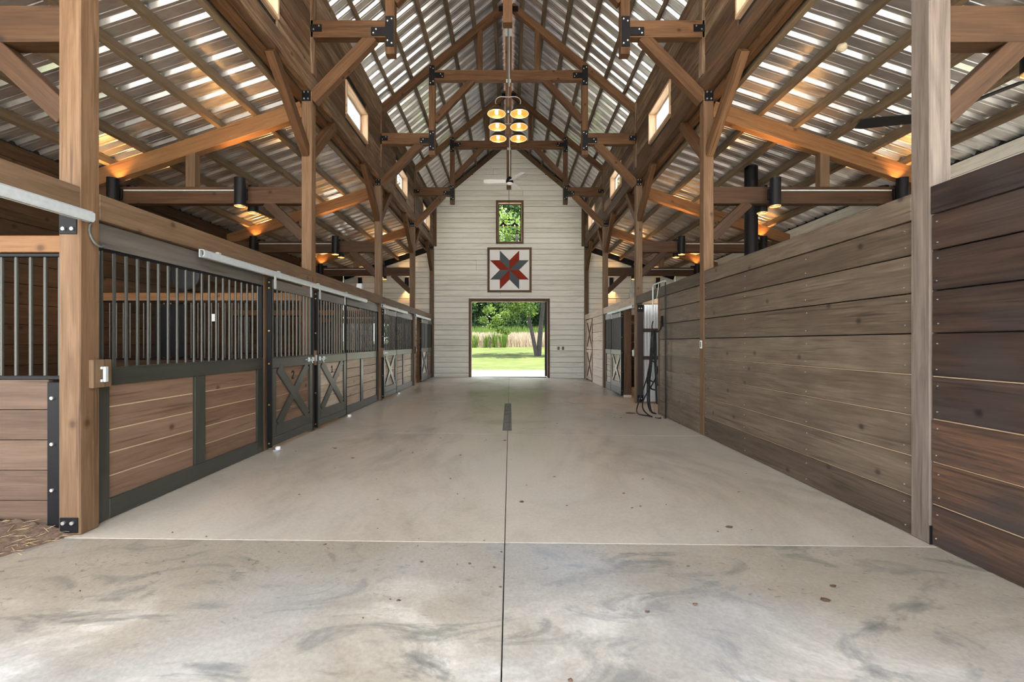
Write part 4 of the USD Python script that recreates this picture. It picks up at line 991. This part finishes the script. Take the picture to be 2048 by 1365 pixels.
sh_out = [(0.03, 0.155), (0.05, 0.15), (0.055, 0.12), (0.10, 0.095), (0.145, 0.05), (0.165, 0.0)]
sh_in = [(0.16, 0.002), (0.14, 0.047), (0.096, 0.09), (0.05, 0.115), (0.0, 0.118)]
bulb_p = [(0.0, 0.0), (0.018, 0.004), (0.03, 0.02), (0.032, 0.045), (0.026, 0.075), (0.016, 0.10), (0.014, 0.115)]
def chandelier(yc, label):
    z = 5.46; ys_ = (yc - 0.5, yc, yc + 0.5)
    t = thing('chandelier', label, 'chandelier', base=(CX, yc, z), group='six shade chandeliers')
    t.rod('down_rod', (CX, yc, z + 0.36), (CX, yc, 8.96), 0.011, 'nickel')
    v, f = lathe([(0, 0.0), (0.06, 0.0), (0.06, -0.025), (0.0, -0.03)], 16)
    t.mesh('canopy', v + [CX, yc, 8.955], f, 'nickel', 40)
    v, f = lathe([(0, 0.06), (0.035, 0.045), (0.045, 0.02), (0.045, -0.02), (0.03, -0.05), (0, -0.06)], 16)
    t.mesh('hub', v + [CX, yc, z + 0.30], f, 'nickel', 40)
    t.rod('spine', (CX, ys_[0] - 0.02, z + 0.30), (CX, ys_[2] + 0.02, z + 0.30), 0.011, 'nickel')
    for y in ys_:
        t.tube('arm', spline([(CX - 0.205, y, z + 0.16), (CX - 0.205, y, z + 0.27), (CX - 0.16, y, z + 0.30), (CX, y, z + 0.30), (CX + 0.16, y, z + 0.30), (CX + 0.205, y, z + 0.27), (CX + 0.205, y, z + 0.16)], 6), 0.009, 'nickel')
        for sx in (-1, 1):
            o = np.array([CX + sx * 0.205, y, z])
            v, f = lathe(sh_out, 28); s_ = t.mesh('shade', v + o, f, 'shade_bronze', 60)
            v, f = lathe(sh_in, 28); t.mesh('reflector', v + o, f, 'shade_gold', 60)
            ang = np.linspace(0, 2 * np.pi, 33)
            v, f = tube(np.stack([0.163 * np.cos(ang), 0.163 * np.sin(ang), 0 * ang], 1), 0.006, 6); t.mesh('rim', v + o, f, 'shade_rim', 60)
            v, f = lathe(bulb_p, 14); t.mesh('bulb', v + o + [0, 0, -0.012], f, 'bulb', 60)
chandelier(8.70, 'six shade chandelier hanging between the first and second trusses')
def pendant(yc, label):
    z = 5.33; t = thing('pendant_light', label, 'pendant light', base=(CX, yc, z))
    t.rod('cord', (CX, yc, z + 0.24), (CX, yc, 8.96), 0.008, 'black_steel')
    v, f = lathe([(0, 0.05), (0.025, 0.03), (0.03, -0.02), (0, -0.04)], 12); t.mesh('hub', v + [CX, yc, z + 0.20], f, 'black_steel', 40)
    t.tube('arm', spline([(CX - 0.195, yc, z + 0.10), (CX - 0.195, yc, z + 0.17), (CX - 0.15, yc, z + 0.195), (CX, yc, z + 0.20), (CX + 0.15, yc, z + 0.195), (CX + 0.195, yc, z + 0.17), (CX + 0.195, yc, z + 0.10)], 6), 0.009, 'black_steel')
    t.rod('stay', (CX - 0.12, yc, z + 0.02), (CX + 0.12, yc, z + 0.02), 0.01, 'black_steel')
    for sx in (-1, 1):
        o = np.array([CX + sx * 0.195, yc, z])
        v, f = lathe([(0.0, 0.115), (0.028, 0.11), (0.034, 0.075), (0.08, 0.05), (0.125, 0.01), (0.13, 0.0), (0.122, 0.006), (0.078, 0.042), (0.0, 0.06)], 26); t.mesh('shade', v + o, f, 'black_steel', 60)
        v, f = lathe([(r * 0.6, q * 0.5) for r, q in bulb_p], 12); t.mesh('bulb', v + o + [0, 0, -0.03], f, 'bulb_dim', 60)
pendant(15.5, 'small two shade pendant hanging in front of the gable window')
chandelier(1.38, 'six shade chandelier above the camera, out of the photograph')

def blade(L, w0, w1, pitch, ang, drop, o, th=0.012):
    n = 8; v = []
    for k in range(n + 1):
        t_ = k / n; r = 0.10 + L * t_; w = (w0 + (w1 - w0) * t_) * (1 if k < n else 0.8)
        for sy in (-1, 1):
            for sz in (-1, 1):
                yy = sy * w / 2; zz = yy * math.tan(pitch) + sz * th / 2 - drop * t_
                v.append((r * math.cos(ang) - yy * math.sin(ang), r * math.sin(ang) + yy * math.cos(ang), zz))
    v = np.array(v) + o; f = []
    q = [0, 1, 3, 2]
    for k in range(n):
        for j in range(4):
            a, b = q[j], q[(j + 1) % 4]; A, B = k * 4, k * 4 + 4
            f += [(A + a, A + b, B + b), (A + a, B + b, B + a)]
    f += [(0, 2, 3), (0, 3, 1), (4 * n, 4 * n + 1, 4 * n + 3), (4 * n, 4 * n + 3, 4 * n + 2)]
    return v, np.array(f)
def fan(pos, top, label, mat, L, angs, drop=0.0, light=False):
    o = np.array(pos, float); t = thing('ceiling_fan', label, 'ceiling fan', base=pos)
    t.rod('down_rod', (o[0], o[1], o[2] + 0.08), (o[0], o[1], top), 0.013, 'galvanised' if light else 'black_steel')
    v, f = lathe([(0, 0.13), (0.03, 0.12), (0.07, 0.08), (0.095, 0.03), (0.10, -0.03), (0.09, -0.055), (0, -0.055)], 24)
    t.mesh('motor', v + o, f, 'black_steel', 40)
    if light:
        v, f = lathe([(0.09, -0.055), (0.085, -0.075), (0.05, -0.09), (0, -0.093)], 24); t.mesh('lens', v + o, f, 'white_plastic', 40)
    for a in angs:
        v, f = blade(L, 0.13, 0.17, math.radians(14), a, drop, o + [0, 0, 0.0]); t.mesh('blade', v, f, mat)
fan((-0.01, 12.3, 5.70), 8.96, 'white three blade ceiling fan before the end wall', 'white_fan', 0.60, (math.radians(179), math.radians(66), math.radians(-62)), light=True)
fan((4.62, 5.0, 3.82), 4.45, 'black ceiling fan under the right low roof, half behind the post', 'black_steel', 0.62, (math.radians(168), math.radians(48), math.radians(-72)))

# ------------------------------------------------------------------ stove pipe, wasp nest, side bits
t = thing('stove_pipe', 'fat black pipe rising through the right low roof', 'pipe', base=(4.48, 8.5, 2.3))
v, f = lathe([(0, 2.3), (0.115, 2.3), (0.115, 4.35), (0.118, 4.35), (0.118, 4.37), (0.115, 4.37), (0.115, 4.62), (0, 4.62)], 28)
t.mesh('pipe', v + [4.48, 8.5, 0], f, 'black_steel', 40)
t.mesh('band', lathe([(0.117, 4.2), (0.121, 4.2), (0.121, 4.23), (0.117, 4.23), (0.117, 4.2)], 28)[0] + [4.48, 8.5, 0], lathe([(0.117, 4.2), (0.121, 4.2), (0.121, 4.23), (0.117, 4.23), (0.117, 4.2)], 28)[1], 'black_steel', 40)
v = trimesh.creation.icosphere(3, 0.05); vv = np.array(v.vertices) * [1, 1, 0.85]
vv *= (1 + 0.18 * meshkit.noise(vv * 30))[:, None] if hasattr(meshkit, 'noise') else 1
lone('wasp_nest', vv + [3.76, 5.18, 4.70], np.array(v.faces), 'nest_paper', 'small pale paper wasp nest under a purlin of the right roof', 'wasp nest', True)
t = thing('leaning_pole', 'two thin leaning metal poles behind the right stalls near the end wall', 'pole', base=(3.7, 15.6, fz(3.7)))
t.tube('pole', [(4.30, 15.6, 4.3), (4.12, 15.6, 3.3), (3.7, 15.6, fz(3.7))], 0.016, 'galvanised')
t.tube('pole', [(4.42, 15.6, 4.35), (4.20, 15.6, 3.3), (3.78, 15.6, fz(3.7))], 0.016, 'galvanised')
t = thing('junction_box', 'grey box standing on the top board of the left stalls', 'box', base=(xL - 0.06, 9.2, 2.43))
t.box('body', (xL - 0.11, 9.12, 2.426), (xL - 0.01, 9.24, 2.53), 'pvc_grey'); t.box('lid', (xL - 0.115, 9.115, 2.53), (xL - 0.005, 9.245, 2.54), 'pvc_grey')

# ------------------------------------------------------------------ bedding on the floor, leaf litter
gx, gy = np.meshgrid(np.linspace(-6.4, -2.95, 110), np.linspace(1.2, 3.17, 70), indexing='ij')
edge = np.clip((-2.98 - 0.42 * (3.2 - gy) - gx) / 0.5, 0, 1)
nz = np.array(meshkit.fbm(np.stack([gx.ravel() * 7, gy.ravel() * 7, 0 * gx.ravel()], 1))).reshape(gx.shape)
hgt = edge ** 0.6 * (0.065 + 0.035 * nz + 0.03 * RN.random(gx.shape)) - 0.012 * (edge <= 0)
v = np.stack([gx, gy, fz(gx) + hgt], -1).reshape(-1, 3); n0, n1 = gx.shape
ii, jj = np.meshgrid(np.arange(n0 - 1), np.arange(n1 - 1), indexing='ij'); a = (ii * n1 + jj).ravel()
f = np.vstack([np.stack([a, a + n1, a + n1 + 1], 1), np.stack([a, a + n1 + 1, a + 1], 1)])
bed = thing('straw_bedding', 'heap of brown straw and soil at the foot of the nearest left post', 'straw', base=(-3.6, 2.9, 0), kind='stuff')
bed.mesh('soil', v, f, 'bedding_soil', True, kind='stuff')
vs, fs, c = [], [], 0
for _ in range(2600):
    x, y = RN.uniform(-5.6, -2.9), RN.uniform(1.7, 3.15)
    e_ = np.clip((-2.95 - 0.42 * (3.2 - y) - x) / 0.5, 0, 1)
    if e_ <= 0 and RN.random() > 0.04: continue
    z = fz(x) + 0.004 + e_ ** 0.6 * RN.uniform(0.05, 0.11)
    L, an = RN.uniform(0.02, 0.09), RN.uniform(0, 6.28); dx, dy = L * math.cos(an), L * math.sin(an); wx, wy = -math.sin(an) * 0.0022, math.cos(an) * 0.0022
    tz = RN.uniform(-0.015, 0.02)
    vs += [(x - wx, y - wy, z), (x + wx, y + wy, z), (x + dx + wx, y + dy + wy, z + tz), (x + dx - wx, y + dy - wy, z + tz), (x + dx / 2, y + dy / 2, z + tz / 2 + 0.003)]
    fs += [(c, c + 1, c + 4), (c + 1, c + 2, c + 4), (c + 2, c + 3, c + 4), (c + 3, c, c + 4)]; c += 5
bed.mesh('straw', np.array(vs), np.array(fs), 'straw', kind='stuff')
vs, fs, c = [], [], 0
for _ in range(150):
    x, y = RN.uniform(-2.7, 2.6), 1.2 + 15 * RN.random() ** 1.3
    r = RN.uniform(0.008, 0.026) * (1 if RN.random() < 0.2 else 0.45); an = RN.uniform(0, 6.28)
    z = fz(x) + 0.002
    k = 6
    for j in range(k):
        q = an + j * 2 * math.pi / k; rr = r * RN.uniform(0.5, 1.1)
        vs.append((x + rr * math.cos(q) * 1.4, y + rr * math.sin(q), z + RN.uniform(0, 0.006)))
    vs.append((x, y, z + 0.008))
    fs += [(c + j, c + (j + 1) % k, c + k) for j in range(k)]; c += k + 1
lone('leaf_litter', np.array(vs), np.array(fs), 'leaf_brown', 'scattered bits of brown dry leaf on the concrete floor', 'leaf litter', kind='stuff')

# ------------------------------------------------------------------ outdoors
def gz(y, x=0.0):
    t_ = np.clip((np.asarray(y, float) - 24) / 24, 0, 1)
    return -0.06 + 1.15 * t_ ** 1.7 + 0.25 * np.clip((np.asarray(y, float) - 48) / 30, 0, 3)
yy = np.concatenate([np.linspace(-160, -6, 10), np.linspace(-5, 17.9, 6), np.linspace(18, 60, 90), np.linspace(62, 200, 20)])
xx = np.concatenate([np.linspace(-160, -20, 10), np.linspace(-18, 18, 61), np.linspace(20, 160, 10)])
gx, gy = np.meshgrid(xx, yy, indexing='ij')
hz = gz(gy) + np.where(gy > 22.5, RN.uniform(-0.02, 0.02, gx.shape), 0) - np.where(gy < 18.2, 0.2, 0)
v = np.stack([gx, gy, hz], -1).reshape(-1, 3); n0, n1 = gx.shape
ii, jj = np.meshgrid(np.arange(n0 - 1), np.arange(n1 - 1), indexing='ij'); a = (ii * n1 + jj).ravel()
f = np.vstack([np.stack([a, a + n1, a + n1 + 1], 1), np.stack([a, a + n1 + 1, a + 1], 1)])
lone('lawn', v, f, 'lawn', 'sunlit mown lawn rising beyond the far doorway', 'lawn', True, kind='structure')
def strip(name, x0, x1, y0, y1, label, zoff):
    gx, gy = np.meshgrid(np.linspace(x0, x1, 90), np.linspace(y0, y1, 50), indexing='ij')
    ed = np.where(gy > y1 - 0.2, RN.uniform(-0.5, 0.2, gx.shape), 0) if y1 > 0 else 0
    v = np.stack([gx, gy + ed, zoff + RN.uniform(-0.008, 0.008, gx.shape)], -1).reshape(-1, 3); n0, n1 = gx.shape
    ii, jj = np.meshgrid(np.arange(n0 - 1), np.arange(n1 - 1), indexing='ij'); a = (ii * n1 + jj).ravel()
    f = np.vstack([np.stack([a, a + n1, a + n1 + 1], 1), np.stack([a, a + n1 + 1, a + 1], 1)])
    lone(name, v, f, 'gravel', label, 'gravel', True, kind='structure')
strip('gravel_path', -14, 14, 17.95, 23.2, 'pale gravel strip outside the far doorway', -0.03)
strip('gravel_yard', -60, 60, -90, -4.95, 'pale gravel yard behind the camera', -0.05)

def blades(n, xr, yr, h, w, lean, zf, rng):
    x, y = rng.uniform(*xr, n), rng.uniform(*yr, n); hh = rng.uniform(*h, n); an = rng.uniform(0, 6.28, n)
    z = zf(y); lx, ly = rng.normal(0, lean, n) * hh, rng.normal(0, lean, n) * hh
    dx, dy = np.cos(an) * w / 2, np.sin(an) * w / 2
    v = np.stack([np.stack([x - dx, y - dy, z], 1), np.stack([x + dx, y + dy, z], 1), np.stack([x + lx * 0.4 + dx * .7, y + ly * 0.4 + dy * .7, z + hh * 0.6], 1), np.stack([x + lx, y + ly, z + hh], 1)], 1).reshape(-1, 3)
    b = np.arange(n) * 4; f = np.vstack([np.stack([b, b + 1, b + 2], 1), np.stack([b, b + 2, b + 3], 1)])
    return v, f
v, f = blades(9000, (-7, 7), (45.5, 54), (0.9, 1.55), 0.05, 0.12, gz, RN)
lone('tall_grass', v, f, 'dead_grass', 'band of tall pale dead grass beyond the lawn', 'tall grass', kind='stuff')
v, f = blades(6000, (-9, 9), (54, 60), (1.5, 2.4), 0.05, 0.12, lambda y: gz(y), RN)
lone('green_reeds', v, f, 'reed', 'band of bright green reeds behind the dead grass', 'reeds', kind='stuff')
for x, h, lab in ((-3.5, 1.6, 'wide green reed clump at the left of the dead grass'), (-2.35, 1.45, 'thin green reed clump left of the stake'), (-0.6, 1.9, 'tallest green reed clump right of the stake'), (-1.55, 1.7, 'green reed clump behind the stake')):
    v, f = blades(80, (x - 0.28, x + 0.28), (45.2, 45.7), (h * 0.6, h), 0.05, 0.12, gz, RN)
    lone('reed_clump', v, f, 'reed', lab, 'reeds', group='reed clumps')
t = thing('fence_stake', 'weathered wooden stake standing in the dead grass', 'stake', base=(-1.95, 44.8, float(gz(44.8))))
t.beam('stake', (-1.95, 44.8, float(gz(44.8))), (-1.93, 44.8, float(gz(44.8)) + 1.05), 0.12, 0.1, 'bark')

def leaves(n, centre, rad, size, rng, shell=0.5):
    d = rng.normal(size=(n, 3)); d /= np.linalg.norm(d, axis=1, keepdims=True)
    p = np.asarray(centre) + d * (shell + (1 - shell) * rng.random((n, 1))) * np.asarray(rad)
    a = rng.normal(size=(n, 3)); a /= np.linalg.norm(a, axis=1, keepdims=True); b = np.cross(a, rng.normal(size=(n, 3))); b /= np.linalg.norm(b, axis=1, keepdims=True)
    s = rng.uniform(0.6, 1.2, (n, 1)) * size
    v = np.stack([p - a * s, p + b * s * 0.55, p + a * s, p - b * s * 0.55], 1).reshape(-1, 3)
    q = np.arange(n) * 4; f = np.vstack([np.stack([q, q + 1, q + 2], 1), np.stack([q, q + 2, q + 3], 1)])
    return v, f
def join(parts):
    vs, fs, c = [], [], 0
    for v, f in parts: vs.append(v); fs.append(np.asarray(f) + c); c += len(v)
    return np.vstack(vs), np.vstack(fs)
def tree_parts(rng, H, spread, nl, size):
    n = 30
    cl = []
    for k in range(n):
        zc = H * rng.uniform(0.16, 0.95); r = spread * (1 - 0.55 * zc / H) * rng.uniform(0.2, 0.9); an = rng.uniform(0, 6.28)
        cl.append(leaves(nl // n, (r * math.cos(an), r * math.sin(an), zc), np.array([1.6, 1.6, 1.1]) * spread / 3.4, size, rng))
    tr = [tube(spline([(0, 0, -0.4), (0.1, 0, H * 0.3), (-0.1, 0.1, H * 0.6), (0, 0, H * 0.92)], 4), np.linspace(0.24, 0.05, 13), 8)]
    return join(cl), join(tr)
kinds = []
for k in range(3):
    kinds.append(tree_parts(np.random.default_rng(20 + k), (24, 27, 22)[k], (4.6, 5.0, 4.4)[k], 9000, 0.26))
first = {}
spots = [(-14, 64), (-10, 61), (-6.5, 66), (-4.6, 61.5), (-1.5, 65), (1.2, 62), (4.4, 66), (7.5, 62), (11, 65), (15, 63), (-8, 74), (-3, 75), (2, 74), (6.5, 76), (12, 75), (-13, 76)]
TN = ['farthest left', 'left', 'tall left', 'slim left of centre', 'central tall', 'central slim', 'right of centre', 'right', 'tall right', 'farthest right']
for j, (x, y) in enumerate(spots):
    k = j % 3
    row_ = 'front' if j < 10 else 'back'
    lab = f'{TN[j]} tree in the front row of the woods' if j < 10 else f'{ORD[j - 10] if j < 15 else "sixth"} tree from the left in the back row of the woods'
    if j >= 10: lab = f'{["second", "third", "fourth", "fifth", "sixth", "first"][j - 10]} tree from the left in the back row of the woods'
    path = numbered('/World', 'woodland_tree'); xf = UsdGeom.Xform.Define(stage, path)
    xf.AddTranslateOp().Set(Gf.Vec3d(x, y, float(gz(y)))); xf.AddRotateZOp().Set(R.uniform(0, 360))
    if k not in first:
        first[k] = path; (lv, lf), (tv_, tf_) = kinds[k]
        T_ = Thing(path, (0, 0, 0)); T_.mesh('crown', lv, lf, 'leaf_dark'); T_.mesh('trunk', tv_, tf_, 'bark', 50)
    else:
        xf.GetPrim().GetReferences().AddInternalReference(first[k]); xf.GetPrim().SetInstanceable(True)
    tag(xf.GetPrim(), lab, 'tree', 'trees of the woods')
    xf.GetXformOpOrderAttr()
for j, x in enumerate((-15, -11.5, -8, -5, -2, 1, 4, 7, 10.5, 14)):
    rg = np.random.default_rng(60 + j); y = 60.5 + rg.uniform(-0.6, 3.0); z = float(gz(y)); h = rg.uniform(3.5, 5.5)
    t = thing('woodland_shrub', f'{["first", "second", "third", "fourth", "fifth", "sixth", "seventh", "eighth", "ninth", "tenth"][j]} dark shrub from the left at the foot of the woods', 'shrub', base=(x, y, z), group='shrubs at the foot of the woods')
    v, f = leaves(2600, (x, y, z + h * 0.5), (2.1, 1.3, h * 0.55), 0.22, rg, 0.2); t.mesh('foliage', v, f, 'leaf_dark', kind='stuff')
    v, f = tube([(x, y, z - 0.2), (x + 0.1, y, z + h * 0.4), (x, y, z + h * 0.8)], [0.08, 0.06, 0.02], 6); t.mesh('stem', v, f, 'bark', 50)
# the near tree with two trunks
rng = np.random.default_rng(5)
bx, by = 2.15, 36.0; bz = float(gz(36.0))
t = thing('lawn_tree', 'two stemmed tree with drooping bright leaves on the lawn', 'tree', base=(bx, by, bz))
v, f = tube(spline([(bx - 0.05, by, bz - 0.1), (bx - 0.45, by, bz + 2.0), (bx - 1.15, by + 0.1, bz + 5.2), (bx - 1.6, by, bz + 10)], 6), np.linspace(0.17, 0.08, 19), 10); t.mesh('trunk', v, f, 'bark', 50)
v, f = tube(spline([(bx + 0.12, by + 0.1, bz - 0.1), (bx + 0.22, by + 0.1, bz + 1.6), (bx + 0.55, by, bz + 5.0), (bx + 0.9, by, bz + 10)], 6), np.linspace(0.21, 0.10, 19), 10); t.mesh('trunk', v, f, 'bark', 50)
br = [(-1.2, 4.9, -3.0, 3.0), (-1.2, 5.2, -1.9, 3.3), (-1.3, 6.0, -5.0, 4.6), (-1.3, 6.5, -2.8, 4.7), (0.6, 5.5, 1.8, 4.4), (-1.4, 7.5, -4.5, 7.5), (0.7, 7.0, 3.2, 6.5), (-1.5, 9, -3.5, 10), (0.8, 9.0, 2.6, 9.5), (-0.6, 8.0, -0.2, 8.2), (-1.2, 5.0, -0.6, 3.6), (0.7, 8.5, -0.6, 10.5), (-1.2, 6.6, -2.0, 6.0)]
cl = []
for x0, z0, x1, z1 in br:
    y1 = by + rng.uniform(-1.2, 1.0)
    v, f = tube(spline([(bx + x0, by, bz + z0), (bx + (x0 + x1) / 2, (by + y1) / 2, bz + (z0 + z1) / 2 + 0.25), (bx + x1, y1, bz + z1)], 4), np.linspace(0.06, 0.015, 9), 6); t.mesh('branch', v, f, 'bark', 50)
    for q in range(3):
        u = 0.45 + 0.3 * q
        cl.append(leaves(170, (bx + x0 + (x1 - x0) * u, by + (y1 - by) * u, bz + z0 + (z1 - z0) * u - 0.1), (0.75, 0.75, 0.5), 0.11, rng, 0.1))
for cx_, cz_, cr_ in ((-1.45, 2.65, 0.42), (-0.75, 2.35, 0.40), (-0.25, 2.2, 0.36), (-2.0, 3.1, 0.45), (-1.0, 3.2, 0.5), (-0.3, 3.6, 0.5), (-1.6, 3.9, 0.6)):
    cl.append(leaves(170, (cx_, by - 0.6, cz_), (cr_, cr_, cr_ * 0.75), 0.115, rng, 0.1))
for q in range(14):
    an = q * 2.4; r_ = 0.8 + 1.9 * rng.random()
    cl.append(leaves(420, (bx - 0.4 + r_ * math.cos(an), by + r_ * math.sin(an), bz + rng.uniform(6.2, 11.5)), (1.3, 1.3, 0.9), 0.13, rng, 0.1))
v, f = join(cl); t.mesh('leaves', v, f, 'leaf_light', kind='stuff')
